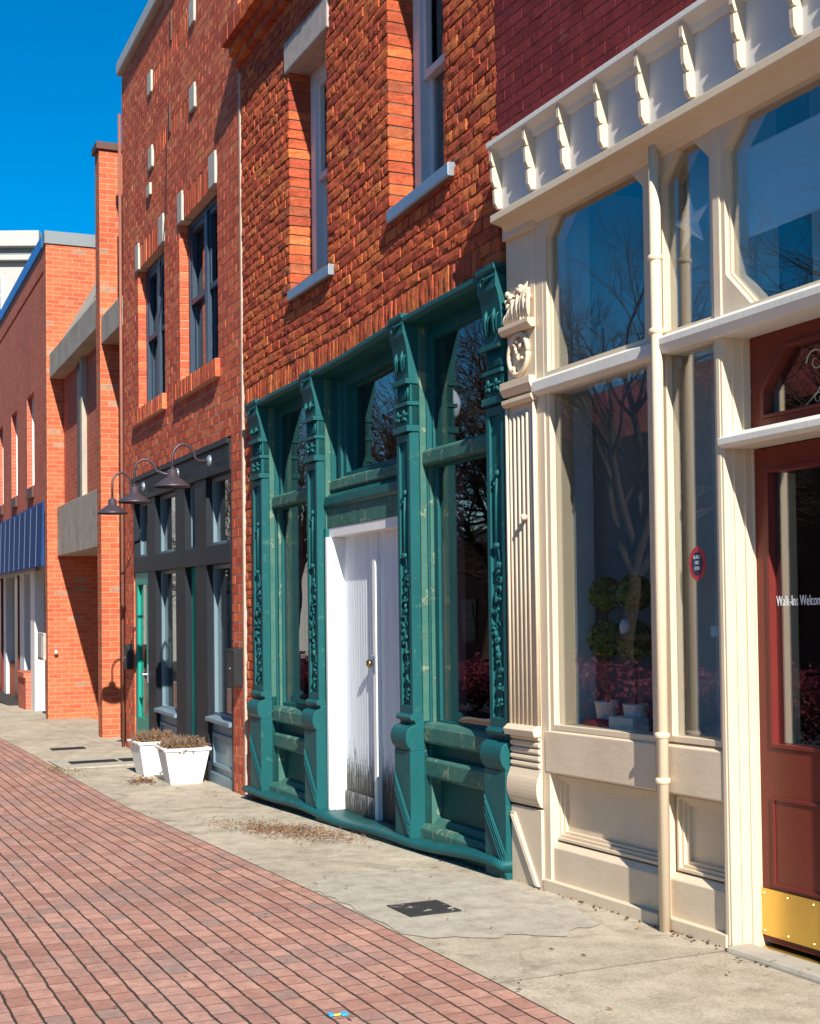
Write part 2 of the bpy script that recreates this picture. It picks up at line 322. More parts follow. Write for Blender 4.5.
# ------------------------------------------------------------------ mesh builder
class MB:
    def __init__(s, fr=None): s.v = []; s.f = []; s.mi = []; s.uv = []; s.fr = fr
    def add(s, pts, faces, mi=0, uvs=None, raw=False):
        o = len(s.v)
        for p in pts: s.v.append(Vector(p) if raw or s.fr is None else s.fr.T(*p))
        for f in faces:
            s.f.append([o+i for i in f]); s.mi.append(mi)
            s.uv.append([uvs[i] for i in f] if uvs else [(pts[i][0], pts[i][1]) for i in f])
        return s
    def box(s, u0, u1, v0, v1, w0, w1, mi=0):
        p = [(u0, v0, w0), (u1, v0, w0), (u1, v1, w0), (u0, v1, w0), (u0, v0, w1), (u1, v0, w1), (u1, v1, w1), (u0, v1, w1)]
        fs = [(0, 3, 2, 1), (4, 5, 6, 7), (0, 1, 5, 4), (2, 3, 7, 6), (1, 2, 6, 5), (3, 0, 4, 7)]
        o = len(s.v)
        for q in p: s.v.append(Vector(q) if s.fr is None else s.fr.T(*q))
        for k, f in enumerate(fs):
            s.f.append([o+i for i in f]); s.mi.append(mi)
            if k in (0, 1): s.uv.append([(p[i][0], p[i][1]) for i in f])
            elif k in (2, 3): s.uv.append([(p[i][0], p[i][2]) for i in f])
            else: s.uv.append([(p[i][2], p[i][1]) for i in f])
        return s
    def prism(s, poly, w0, w1, mi=0):
        """polygon in (u, v), extruded from w0 to w1"""
        n = len(poly); p = [(a, b, w0) for a, b in poly] + [(a, b, w1) for a, b in poly]
        fs = [tuple(range(n))[::-1], tuple(range(n, 2*n))] + [(i, (i+1) % n, n+(i+1) % n, n+i) for i in range(n)]
        return s.add(p, fs, mi)
    def along_u(s, prof, u0, u1, mi=0, n=1):
        """(w, v) profile run along u"""
        k = len(prof); p = []; fs = []
        for j in range(n+1):
            u = u0+(u1-u0)*j/n; p += [(u, b, a) for a, b in prof]
        for j in range(n):
            fs += [(j*k+i, j*k+(i+1) % k, (j+1)*k+(i+1) % k, (j+1)*k+i) for i in range(k)]
        fs += [tuple(range(k))[::-1], tuple(range(n*k, n*k+k))]
        return s.add(p, fs, mi)
    def along_v(s, prof, v0, v1, mi=0):
        k = len(prof); p = [(a, v0, b) for a, b in prof] + [(a, v1, b) for a, b in prof]
        fs = [tuple(range(k))[::-1], tuple(range(k, 2*k))] + [(i, (i+1) % k, k+(i+1) % k, k+i) for i in range(k)]
        return s.add(p, fs, mi)
    def ring(s, outer, inner, w0, w1, mi=0):
        n = len(outer)
        p = [(a, b, w0) for a, b in outer]+[(a, b, w0) for a, b in inner]+[(a, b, w1) for a, b in outer]+[(a, b, w1) for a, b in inner]
        fs = []
        for i in range(n):
            j = (i+1) % n
            fs += [(i, n+i, n+j, j), (2*n+i, 2*n+j, 3*n+j, 3*n+i), (i, j, 2*n+j, 2*n+i), (n+j, n+i, 3*n+i, 3*n+j)]
        return s.add(p, fs, mi)
    def tube(s, pts, r, seg=8, mi=0, raw=False, cap=True):
        P = [Vector(q) for q in pts]; k = len(P); R = r if hasattr(r, '__len__') else [r]*k
        ref = None; o = []; 
        for i in range(k):
            t = (P[min(i+1, k-1)]-P[max(i-1, 0)])
            if t.length < 1e-9: t = Vector((0, 0, 1))
            t.normalize()
            if ref is None: ref = t.orthogonal().normalized()
            ref = (ref - t*ref.dot(t))
            if ref.length < 1e-6: ref = t.orthogonal()
            ref.normalize(); b = t.cross(ref)
            for j in range(seg):
                a = 2*math.pi*j/seg; o.append(P[i]+(ref*math.cos(a)+b*math.sin(a))*R[i])
        fs = [(i*seg+j, i*seg+(j+1) % seg, (i+1)*seg+(j+1) % seg, (i+1)*seg+j) for i in range(k-1) for j in range(seg)]
        if cap: fs += [tuple(range(seg))[::-1], tuple(range((k-1)*seg, k*seg))]
        return s.add(o, fs, mi, raw=raw)
    def blob(s, c, r, mi=0, seg=8, rings=5, raw=False, jit=0):
        c = Vector(c); r = Vector(r) if hasattr(r, '__len__') else Vector((r, r, r)); p = []; fs = []
        for i in range(rings+1):
            th = math.pi*i/rings
            for j in range(seg):
                a = 2*math.pi*j/seg; k = 1+random.uniform(-jit, jit)
                p.append(c+Vector((r.x*math.sin(th)*math.cos(a)*k, r.y*math.cos(th)*k, r.z*math.sin(th)*math.sin(a)*k)))
        fs = [(i*seg+j, i*seg+(j+1) % seg, (i+1)*seg+(j+1) % seg, (i+1)*seg+j) for i in range(rings) for j in range(seg)]
        return s.add(p, fs, mi, raw=raw)
    def lathe(s, prof, c, seg=24, mi=0, raw=True):
        """(radius, height) profile about a vertical axis through c"""
        c = Vector(c); p = []; k = len(prof)
        for r, h in prof:
            for j in range(seg):
                a = 2*math.pi*j/seg; p.append(c+Vector((r*math.cos(a), r*math.sin(a), h)))
        fs = [(i*seg+j, i*seg+(j+1) % seg, (i+1)*seg+(j+1) % seg, (i+1)*seg+j) for i in range(k-1) for j in range(seg)]
        return s.add(p, fs, mi, raw=raw)
    def build(s, name, mats, parent=None, bevel=0, smooth=False, recalc=True):
        me = bpy.data.meshes.new(name)
        off = Vector((0, 0, 0)); q = parent
        while q is not None: off += q.location; q = q.parent
        me.from_pydata([tuple(v-off) for v in s.v], [], s.f)
        if not isinstance(mats, (list, tuple)): mats = [mats]
        for x in mats: me.materials.append(MAT[x])
        me.polygons.foreach_set('material_index', s.mi)
        ul = me.uv_layers.new(name='UVMap')
        ul.data.foreach_set('uv', [c for f in s.uv for p in f for c in p])
        if recalc:
            import bmesh
            bm = bmesh.new(); bm.from_mesh(me); bmesh.ops.recalc_face_normals(bm, faces=bm.faces); bm.to_mesh(me); bm.free()
        if smooth: me.polygons.foreach_set('use_smooth', [True]*len(me.polygons))
        me.update()
        o = bpy.data.objects.new(name, me); COL.objects.link(o)
        if parent is not None: o.parent = parent
        if bevel:
            b = o.modifiers.new('bevel', 'BEVEL'); b.width = bevel; b.segments = 2; b.limit_method = 'ANGLE'; b.angle_limit = math.radians(40)
        return o
def thing(name, label, cat, loc, group=None):
    o = bpy.data.objects.new(name, None); COL.objects.link(o); o.location = loc; o.empty_display_size = .2
    o['label'] = label; o['category'] = cat
    if group: o['group'] = group
    return o
def tag(o, label, cat, group=None, kind=None):
    if label: o['label'] = label
    if cat: o['category'] = cat
    if group: o['group'] = group
    if kind: o['kind'] = kind
    return o
def struct(o): o['kind'] = 'structure'; return o
def rect(u0, u1, v0, v1): return [(u0, v0), (u1, v0), (u1, v1), (u0, v1)]

# ------------------------------------------------------------------ brickwork made of bricks
def free_spans(u0, u1, va, vb, holes):
    sp = [(u0, u1)]
    vm = (va+vb)/2
    for h0, h1, k0, k1 in holes:
        if k0 < vm < k1:
            ns = []
            for a, b in sp:
                if h1 <= a or h0 >= b: ns.append((a, b)); continue
                if a < h0-1e-4: ns.append((a, h0))
                if b > h1+1e-4: ns.append((h1, b))
            sp = ns
    return sp
def rough_brick(mb, a, b, c, d, w, dep, jit, wj, mi=0, gr=None, n=(4, 3)):
    nu, nv = n; p = []; o = {}
    base = w+random.uniform(-wj, wj*.6)
    tilt = random.uniform(-1, 1)*wj*.5
    for j in range(nv):
        for i in range(nu):
            u = a+(b-a)*i/(nu-1); v = c+(d-c)*j/(nv-1); e = i in (0, nu-1) or j in (0, nv-1)
            o[i, j] = len(p)
            p.append((u+random.uniform(-jit, jit)*(1 if e else .3), v+random.uniform(-jit, jit)*(1 if e else .3),
                      base+tilt*(2*i/(nu-1)-1)+random.uniform(-jit, jit)*.8-(jit*.9 if e else 0)))
    fs = [(o[i, j], o[i+1, j], o[i+1, j+1], o[i, j+1]) for i in range(nu-1) for j in range(nv-1)]
    bk = [len(p)+k for k in range(4)]
    p += [(a, c, w-dep), (b, c, w-dep), (b, d, w-dep), (a, d, w-dep)]
    fs.append(tuple([bk[0], bk[1]]+[o[i, 0] for i in range(nu-1, -1, -1)]))
    fs.append(tuple([bk[2], bk[3]]+[o[i, nv-1] for i in range(nu)]))
    fs.append(tuple([bk[1], bk[2]]+[o[nu-1, j] for j in range(nv-1, -1, -1)]))
    fs.append(tuple([bk[3], bk[0]]+[o[0, j] for j in range(nv)]))
    fs.append(tuple(bk[::-1]))
    mb.add(p, fs, mi)
def brick_field(mb, u0, u1, v0, v1, holes, L, H, jt, jit, wj, dep=.24, rec=.008, w=0.0, header=6, grid=(4, 3)):
    nr = max(1, round((v1-v0)/H)); H = (v1-v0)/nr
    for r in range(nr):
        va, vb = v0+r*H, v0+(r+1)*H
        hd = header and r % header == header-1
        l = L/2 if hd else L
        off = (.25 if hd else (.5*(r % 2)))*L+random.uniform(-.06, .06)*L*(jit > .002)
        for a, b in free_spans(u0, u1, va, vb, holes):
            mb.box(a+.006, b-.006, va-.0005, vb+.0005, w-dep+.004, w-rec, 1)
            k = math.floor((a-off)/l)+1; cuts = [a]
            while off+k*l < b-1e-4:
                x = off+k*l; k += 1
                if x-a > l*.22 and b-x > l*.22: cuts.append(x)
            cuts.append(b)
            for p, q in zip(cuts[:-1], cuts[1:]):
                rough_brick(mb, p+jt/2*(p > a+1e-6), q-jt/2*(q < b-1e-6), va+jt/2, vb-jt/2, w, dep, jit, wj, 0, n=grid)
def soldier(mb, u0, u1, v0, v1, W, jt, jit, wj, dep=.24, rec=.008, w=0.0, grid=(3, 4)):
    n = max(1, round((u1-u0)/W)); W = (u1-u0)/n
    mb.box(u0+.012, u1-.012, v0+.004, v1-.004, w-dep+.004, w-rec, 1)
    for i in range(n):
        rough_brick(mb, u0+i*W+jt/2, u0+(i+1)*W-jt/2, v0+jt/2+random.uniform(0, jit*2), v1-jt/2-random.uniform(0, jit*2), w, dep, jit, wj, 0, n=grid)

# ================================================================== GROUND
def sheet(name, s_list, t0, t1, h, m, uvs=1, tn=2):
    mb = MB(); p = []; uv = []; nt_ = tn
    for s in s_list:
        for j in range(nt_+1):
            t = t0+(t1-t0)*j/nt_; p.append(G(s, t, h)); uv.append((s, t))
    fs = [(i*(nt_+1)+j, i*(nt_+1)+j+1, (i+1)*(nt_+1)+j+1, (i+1)*(nt_+1)+j) for i in range(len(s_list)-1) for j in range(nt_)]
    mb.add(p, fs, 0, uv, raw=True); return struct(mb.build(name, m))
SL = list(np.linspace(-60, 12, 145))
sheet('ground', [-400, -200, -100]+SL+[60, 400], -300, 300, -.16, 'asphalt')
sheet('sidewalk', SL, -.9, 1.172, 0, 'pavement_concrete')
sheet('shop_entry_floor', list(np.linspace(-45, -19.9, 40)), -3.2, -.9, -.002, 'pavement_concrete')
sheet('brick_pavement', SL, 1.172, 5.6, -.004, 'paving_brick', tn=8)
sheet('street', SL, 5.9, 13, -.12, 'asphalt')
mb = MB()
for a, b in zip(SL[:-1], SL[1:]): mb.add([G(a, 5.6, -.16), G(a, 5.9, -.16), G(b, 5.9, -.16), G(b, 5.6, -.16), G(a, 5.6, .002), G(a, 5.9, .002), G(b, 5.9, .002), G(b, 5.6, .002)], [(4, 7, 6, 5), (1, 2, 6, 5), (0, 4, 7, 3)], raw=True)
struct(mb.build('kerb', 'raw_concrete'))
sheet('grass_verge', SL, 13, 60, -.02, 'soil')
# repaired lighter slab around the cover
mb = MB(); ring = [(-2.62, .98), (-2.5, .45), (-2.0, .2), (-1.35, .12), (-.72, .25), (-.62, .55), (-.75, .85), (-.95, 1.165), (-1.7, 1.165), (-2.2, 1.15)]
pts = []
for i in range(len(ring)):
    a, b = ring[i], ring[(i+1) % len(ring)]
    for k in range(5):
        f = k/5; pts.append((a[0]+(b[0]-a[0])*f+random.uniform(-.05, .05), min(1.168, a[1]+(b[1]-a[1])*f+random.uniform(-.04, .04))))
cs, ct = sum(p[0] for p in pts)/len(pts), sum(p[1] for p in pts)/len(pts)
P = [G(s, t, .004) for s, t in pts]+[G(cs, ct, .004)]; n = len(pts)
mb.add(P, [(i, (i+1) % n, n) for i in range(n)], 0, [tuple(p) for p in pts]+[(cs, ct)], raw=True)
struct(mb.build('sidewalk_patch', 'patch_concrete'))

# ================================================================== CREAM SHOP (FC)
C3 = thing('cream_storefront_building', 'cream painted shopfront with jagged bracketed cornice below a maroon painted brick wall', 'building', FC.T(0, 0, 0))
FC.root = C3
UE = 5.2   # the shop carries on past the edge of the picture
mb = MB(FC); brick_field(mb, 0, UE, 4.12, 6.6, [], .205, .0655, .008, .0012, .0016, header=0, rec=.005, grid=(3, 2)); mb.build('wall', ['painted_brick_face', 'sunlit_painted_mortar'], C3, recalc=False)
mb = MB(FC); mb.box(.0, UE, 4.12, 6.6, -.36, -.245); mb.build('wall_backing', 'painted_brick', C3)
mb = MB(FC); mb.box(-.01, UE+.05, 6.6, 6.75, -.5, .08); mb.build('coping', 'grey_coping', C3)
# room behind
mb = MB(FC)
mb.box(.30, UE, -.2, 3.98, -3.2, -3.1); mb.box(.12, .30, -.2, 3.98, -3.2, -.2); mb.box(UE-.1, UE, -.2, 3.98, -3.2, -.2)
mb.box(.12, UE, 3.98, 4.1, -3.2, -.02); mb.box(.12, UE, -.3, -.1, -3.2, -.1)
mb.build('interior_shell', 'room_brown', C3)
mb = MB(FC); mb.box(.0, UE, -.3, 6.6, -7.2, -7.0); mb.box(.0, UE, 6.4, 6.6, -7.0, -.35); mb.box(.0, .1, -.3, 6.4, -7.0, -.35); mb.box(UE-.1, UE, 4.1, 6.4, -7, -.35); mb.box(UE-.08, UE+.01, -.3, 4.1, -7, -3.2)
mb.build('rear_wall', 'painted_brick', C3)
# display sides: pale boards behind the glass
mb = MB(FC); mb.box(.305, .335, .8, 3.9, -1.1, -.16); mb.box(.335, .50, .8, 3.9, -.30, -.18); mb.build('display_side_board', 'display_pale', C3)
mb = MB(FC); mb.box(.30, 1.95, .70, .83, -1.15, -.12); mb.build('display_shelf', 'room_brown', C3)
mb = MB(FC); mb.box(1.50, 1.57, .83, 3.9, -.34, -.16); mb.box(1.57, 1.68, .83, 3.9, -.36, -.28); mb.build('display_divider', 'display_pale', C3)
mb = MB(FC); mb.box(1.955, 2.0, .1, 3.9, -.34, -.21); mb.build('inner_post', 'display_pale', C3)
mb = MB(FC); mb.box(1.99, UE-.2, 2.83, 3.9, -.62, -.55); mb.build('inner_transom_board', 'display_pale', C3)

# pilaster
pl = MB(FC); pl.box(.09, .40, .42, 3.72, -.2, 0.0)
pl.box(.08, .41, -.12, .40, -.2, .012)
pil = pl.build('pilaster', 'cream_paint', C3, .004)
o = MB(FC)
for k in range(6):   # fluted shaft
    u = .125+k*.0465; o.tube([(u, .86, .0), (u, 2.62, .0)], .014, 6)
o.box(.085, .105, .84, 2.66, 0, .02); o.box(.385, .402, .84, 2.66, 0, .02)
o.build('fluting', 'cracked_cream_paint', pil, 0, True)
for v0, v1, w1 in ((2.66, 2.70, .04), (2.72, 2.80, .05), (3.07, 3.12, .055)):
    o = MB(FC); o.along_u([(0, v0), (w1*.6, v0), (w1, (v0+v1)/2), (w1, v1), (0, v1)], .08, .41); o.build('moulding', 'cream_paint', pil, .003)
o = MB(FC)
for k in range(5): o.tube([(.09, .64+k*.038, .004), (.40, .64+k*.038, .004)], .018, 6)
o.along_u([(0, .80), (.05, .80), (.06, .835), (.03, .86), (0, .86)], .08, .41)
prof = [(0, .41), (.02, .42)]+[(.010+.032*math.sin(a), .51-.085*math.cos(a)) for a in np.linspace(.4, 2.6, 9)]+[(.012, .62), (0, .62)]
o.along_u(prof, .08, .412)
o.build('scroll_block', 'cream_paint', pil, .003)
def scroll(mb, cu, cv, w, r, turns=1.4, flip=1, th=.012, start=0):
    pts = []; rr = []
    n = 16
    for i in range(n+1):
        f = i/n; a = start+flip*f*turns*2*math.pi; q = r*(1-f*.85)
        pts.append((cu+q*math.cos(a), cv+q*math.sin(a), w)); rr.append(th*(1-.5*f))
    mb.tube(pts, rr, 6)
def leafb(mb, u, v, w, ang, L, wd):
    c, s_ = math.cos(ang), math.sin(ang); pts = []; rr = []
    for i in range(6):
        f = i/5; pts.append((u+c*L*f, v+s_*L*f, w+.012*math.sin(f*3.1))); rr.append(max(.002, wd*math.sin(.25+f*2.75)))
    mb.tube(pts, rr, 6)
o = MB(FC)   # oval cartouche and acanthus crown
n = 26; pts = [(.235+.105*math.cos(2*math.pi*i/n), 2.945+.115*math.sin(2*math.pi*i/n), .012) for i in range(n+1)]
o.tube(pts, .016, 6)
for k in range(9): leafb(o, .235+random.uniform(-.05, .03), 2.87+k*.017, .008, random.uniform(0, 6.28), .045, .012)
for k in range(13):
    u = .11+k*.021; hh = 3.13+.21*(.35+.65*(1-abs(k-9)/9.)); leafb(o, u, 3.12, .015, 1.57+random.uniform(-.25, .25), hh-3.12, .016)
for k in range(46): o.blob((.11+random.random()*.25, 3.13+random.random()*.2, .016), random.uniform(.010, .022), 0, 6, 4)
o.build('carving', 'cracked_cream_paint', pil, 0, True)
o = MB(FC); q = [(.085, .36), (.13, .36), (.385, -.02), (.34, -.02)]
o.prism(q, .012, .024)
for k in range(3):
    d = .012+k*.013; o.tube([(.085+d, .345, .024), (.345+d, -.02, .024)], .005, 5)
o.build('diagonal_band', 'cracked_cream_paint', pil)
mb = MB(FC); mb.blob((.30, 2.02, .03), .02, 0, 10, 6); mb.build('round_boss', 'cream_paint', pil, 0, True)

# frame boards
W0 = -.055
mb = MB(FC); mb.box(.40, .48, -.1, 3.73, -.2, -.004); mb.build('frame_strip', 'cream_paint', C3, .004)
mb = MB(FC); mb.box(1.45, 1.53, -.1, 3.73, -.2, -.004); mb.build('mullion', 'cream_paint', C3, .004)
mb = MB(FC); mb.box(1.955, 2.005, -.12, 3.73, -.2, .002); mb.build('door_post', 'cream_paint', C3, .004)
mb = MB(FC); mb.box(1.965, 1.99, -.02, 2.73, -.2, .006); mb.build('post_bead', 'cream_paint', C3, .003)
mb = MB(FC); mb.box(2.005, 2.013, -.05, 2.73, -.2, -.05); mb.box(2.013, 2.024, -.05, 2.73, -.2, -.1); mb.box(2.022, 2.03, -.05, 2.73, -.2, -.14); mb.build('door_jamb', 'cream_paint', C3, .002)
# upper lights with cut corners
def lights(name, U0, U1, V0, V1, u0, u1, v0, v1, ct, cb=0, wz=-.018, deep=-.006, m='cream_paint', gl='window_glass'):
    if cb:
        inn = [(u0+cb, v0), (u1-cb, v0), (u1, v0+cb), (u1, v1-ct), (u1-ct, v1), (u0+ct, v1), (u0, v1-ct), (u0, v0+cb)]
        out = [(u0+cb, V0), (u1-cb, V0), (U1, v0+cb), (U1, v1-ct), (u1-ct, V1), (u0+ct, V1), (U0, v1-ct), (U0, v0+cb)]
        cor = [(U1, V0), (U1, V1), (U0, V1), (U0, V0)]
        fill = [[out[1], cor[0], out[2]], [out[3], cor[1], out[4]], [out[5], cor[2], out[6]], [out[7], cor[3], out[0]]]
    else:
        inn = [(u0, v0), (u1, v0), (u1, v1-ct), (u1-ct, v1), (u0+ct, v1), (u0, v1-ct)]
        out = [(U0, V0), (U1, V0), (U1, v1-ct), (u1-ct, V1), (u0+ct, V1), (U0, v1-ct)]
        fill = [[out[2], (U1, V1), out[3]], [out[4], (U0, V1), out[5]]]
    mb = MB(FC); mb.ring(out, inn, -.14, deep)
    for t in fill: mb.prism(t, -.14, deep)
    g = [((a-(u0+u1)/2)*.975+(u0+u1)/2, (b-(v0+v1)/2)*.98+(v0+v1)/2) for a, b in inn]
    mb.ring([(a, b) for a, b in inn], g, -.13, -.03)
    fr_ = mb.build(name, m, C3)
    p = MB(FC); p.prism(inn, wz-.03, wz-.026); p.build('pane', gl, fr_)
    return fr_
lights('upper_window', .48, 1.45, 2.76, 3.73, .515, 1.42, 2.80, 3.67, .125)
lights('upper_window', 1.53, 1.955, 2.76, 3.73, 1.57, 1.93, 2.80, 3.69, .165)
lights('upper_window', 2.0, 3.05, 2.74, 3.73, 2.032, 3.0, 2.80, 3.69, .165, .165)
# transom bars
mb = MB(FC); mb.along_u([(-.15, 2.68), (.0, 2.68), (.035, 2.70), (.035, 2.755), (-.02, 2.785), (-.15, 2.785)], .405, 1.52); mb.build('transom_bar', 'pale_grey_paint', C3, .003)
mb = MB(FC); mb.along_u([(-.2, 2.69), (.03, 2.69), (.05, 2.73), (.05, 2.76), (-.02, 2.795), (-.2, 2.795)], 1.585, UE-.1); mb.build('transom_bar', 'pale_grey_paint', C3, .003)
# lower windows
def lower(U0, U1, u0, u1, v0, v1):
    mb = MB(FC); mb.ring(rect(U0, U1, v0-.03, v1+.02), rect(u0, u1, v0, v1), -.14, -.012); f = mb.build('lower_window', 'cream_paint', C3, .003)
    p = MB(FC); p.prism(rect(u0, u1, v0, v1), -.05, -.046); p.build('pane', 'window_glass', f)
lower(.48, 1.45, .52, 1.42, .875, 2.69); lower(1.53, 1.955, 1.575, 1.93, .885, 2.695)
# panelled bulkheads
def bulk(u0, u1, inset, top, seed):
    mb = MB(FC)
    mb.along_u([(-.14, .61), (-.005, .61), (.0, .62), (.0, .835), (-.04, .858), (-.14, .858)], u0, u1)
    mb.along_u([(-.14, -.0), (-.02, .0), (-.02, .205), (-.05, .235), (-.14, .235)], u0, u1)
    mb.box(u0, u1, .235, .61, -.16, -.10)
    mb.build('bulkhead', 'cracked_cream_paint', C3, .004)
    mb = MB(FC); a, b = u0+inset, u1-inset*.4
    for k, (e, wv) in enumerate(((0, -.045), (.016, -.062), (.032, -.08))):
        mb.ring(rect(a+e, b-e, .245+e, .60-e), rect(a+e+.016, b-e-.016, .261+e, .584-e), -.11, wv)
    mb.build('panel_moulding', 'cream_paint', C3, .002)
    mb = MB(FC); mb.box(u0-.02, u1+.02, -.06, .03, -.14, .015); mb.build('plinth_board', 'cream_paint', C3, .004)
bulk(.44, 1.45, .02, .86, 1); bulk(1.53, 1.955, .02, .86, 2)
mb = MB(FC); mb.box(.1, UE, -.4, -.055, -.3, -.03); mb.build('foundation', 'dirt', C3)
# doorway
mb = MB(FC); mb.box(2.02, 3.05, 2.24, 2.72, -.26, -.20)
mb.build('transom_panel_back', 'maroon_paint', C3)
OCT = lambda u0, u1, v0, v1, c: [(u0+.04, v0), (u1-.04, v0), (u1, v0+.0), (u1, v1-c), (u1-c, v1), (u0+c, v1), (u0, v1-c), (u0, v0)]
def arch():
    u0, u1, v0, v1, c = 2.10, 2.86, 2.315, 2.62, .16
    inn = [(u0, v0), (u1, v0), (u1, v0+.12), (u1-c, v1), (u0+c, v1), (u0, v0+.12)]
    out = [(2.015, 2.25), (3.05, 2.25), (3.05, v0+.12), (u1-c, 2.69), (u0+c, 2.69), (2.015, v0+.12)]
    mb = MB(FC); mb.ring(out, inn, -.20, -.14)
    for t in ([out[2], (3.05, 2.69), out[3]], [out[4], (2.015, 2.69), out[5]]): mb.prism(t, -.20, -.14)
    f = mb.build('transom_light', 'maroon_paint', C3, .003)
    g = [((a-2.48)*.94+2.48, (b-2.46)*.9+2.46) for a, b in inn]
    r = MB(FC); r.ring(inn, g, -.19, -.128); r.build('light_moulding', 'maroon_paint', f, .003)
    p = MB(FC); p.prism(inn, -.178, -.174); p.build('pane', 'window_glass', f)
    s_ = MB(FC)
    for sg in (1, -1): scroll(s_, 2.48+sg*.07, 2.52, -.172, .06, 1.3, sg, .0035, 0 if sg > 0 else math.pi)
    s_.tube([(2.33, 2.33, -.172), (2.42, 2.39, -.172), (2.48, 2.46, -.172), (2.54, 2.39, -.172), (2.63, 2.33, -.172)], .003, 5); scroll(s_, 2.42, 2.36, -.172, .03, 1.2, 1, .003)
    s_.build('etched_scroll', 'gold_line', f)
arch()
bpy.data.objects.remove(bpy.data.objects['transom_panel_back'])
mb = MB(FC); mb.along_u([(-.2, 2.19), (.0, 2.19), (.02, 2.205), (.02, 2.235), (-.04, 2.262), (-.2, 2.262)], 1.985, 3.1); mb.build('door_head_bar', 'pale_grey_paint', C3, .003)
D0, D1 = 2.018, 2.96
mb = MB(FC)
mb.ring(rect(D0, D1, .0, 2.185), rect(2.105, 2.87, .86, 2.09), -.21, -.15)
door = mb.build('door', 'maroon_paint', C3, .003)
# lower part of the leaf is solid with a sunk panel
mb = MB(FC); mb.box(2.105, 2.87, .0, .86, -.20, -.165); mb.build('sunk_panel', 'maroon_paint', door)
mb = MB(FC); mb.box(2.105, 2.87, .645, .86, -.2, -.151); mb.box(2.105, 2.87, -.0, .25, -.2, -.151); mb.build('lock_rail', 'maroon_paint', door, .003)
mb = MB(FC); mb.ring(rect(2.105, 2.87, .86, 2.09), rect(2.122, 2.853, .878, 2.072), -.19, -.143); mb.ring(rect(2.105, 2.87, .25, .645), rect(2.122, 2.853, .266, .63), -.19, -.143); mb.build('edge_moulding', 'lit_edge_paint', door, .002)
mb = MB(FC); mb.prism(rect(2.12, 2.855, .875, 2.075), -.182, -.178); mb.build('pane', 'window_glass', door)
mb = MB(FC); mb.box(2.03, 2.95, .03, .235, -.15, -.143)
for u in (2.05, 2.2, 2.36, 2.55): 
    for v in (.05, .215): mb.blob((u, v, -.142), .006, 0, 6, 4)
mb.build('kick_plate', 'brass', door)
mb = MB(FC); mb.along_u([(-.24, -.06), (-.10, -.06), (-.105, -.045), (-.15, -.022), (-.24, -.022)], 2.03, 3.0); mb.build('threshold', 'brass', C3)
mb = MB(FC); mb.box(2.01, 3.3, -.35, -.004, -.095, .055); mb.build('door_step', 'raw_concrete', C3, .02)
mb = MB(FC); mb.box(2.135, 2.17, .88, 2.07, -.26, -.21); mb.build('inner_strip', 'cream_paint', door)  # narrow cream upright behind the door glass
# the remainder of the front, beyond the picture: other door post, a matching bay and end pilaster
mb = MB(FC); mb.box(3.0, 3.12, -.12, 3.73, -.2, 0); mb.build('door_post', 'cream_paint', C3, .004)
mb = MB(FC); mb.ring(rect(3.12, 4.75, .8, 3.73), rect(3.2, 4.68, .88, 3.66), -.14, -.03); f = mb.build('shop_window', 'cream_paint', C3, .003)
p = MB(FC); p.prism(rect(3.2, 4.68, .88, 3.66), -.075, -.071); p.build('pane', 'window_glass', f)
mb = MB(FC); mb.box(3.12, 4.75, -.1, .8, -.16, -.02); mb.build('bulkhead', 'cracked_cream_paint', C3, .004)
mb = MB(FC); mb.box(4.75, UE, -.12, 3.73, -.2, .03); mb.build('pilaster', 'cream_paint', C3, .004)
# lettering on the glass
def text_part(txt, u, v, w, size, m, parent, fr, name='lettering', sx=1.0, align='LEFT'):
    cu = bpy.data.curves.new(name, 'FONT'); cu.body = txt; cu.size = size; cu.extrude = .0004; cu.align_x = align
    t = bpy.data.objects.new(name, cu); COL.objects.link(t)
    dg = bpy.context.evaluated_depsgraph_get(); me = bpy.data.meshes.new_from_object(t.evaluated_get(dg))
    b = MB(fr); b.add([(u+p.co.x*sx, v+p.co.y, w+p.co.z) for p in me.vertices], [tuple(f.vertices) for f in me.polygons])
    bpy.data.objects.remove(t)
    return b.build(name, m, parent)
text_part('Walk-Ins Welcome', 2.128, 1.484, -.1755, .064, 'lettering', door, FC, sx=.60)

# cornice: cove board, ledge, cap and stepped brackets
mb = MB(FC); mb.box(.16, UE, 3.70, 4.13, -.1, .085); cor = mb.build('cornice', 'fascia_paint', C3, .003)
mb = MB(FC); mb.along_u([(-.1, 3.64), (.0, 3.64), (.03, 3.66), (.06, 3.69), (.13, 3.705), (.13, 3.745), (.085, 3.76), (-.1, 3.76)], .14, UE); mb.build('cornice_ledge', 'cream_paint', cor, .003)
mb = MB(FC); mb.along_u([(-.1, 4.06), (.10, 4.06), (.11, 4.09), (.15, 4.115), (.162, 4.12), (.162, 4.15), (.03, 4.175), (-.1, 4.175)], .16, UE); mb.build('cornice_cap', 'pale_grey_paint', cor, .003)
bprof = [(.08, 4.115), (.152, 4.115), (.152, 4.045), (.140, 4.015), (.122, 4.012), (.148, 4.0), (.144, 3.925), (.130, 3.895), (.108, 3.893), (.134, 3.88), (.130, 3.805), (.112, 3.775), (.08, 3.78)]
for k in range(14):
    u = .20+k*.347+(-.02 if k == 0 else 0)
    mb = MB(FC); mb.along_u(bprof, u-.002, u+.022); mb.build('bracket', 'cream_paint', cor, .001)
mb = MB(FC); mb.box(.10, .425, 3.62, 3.72, -.1, .03); mb.build('pilaster_head', 'cream_paint', C3, .003)

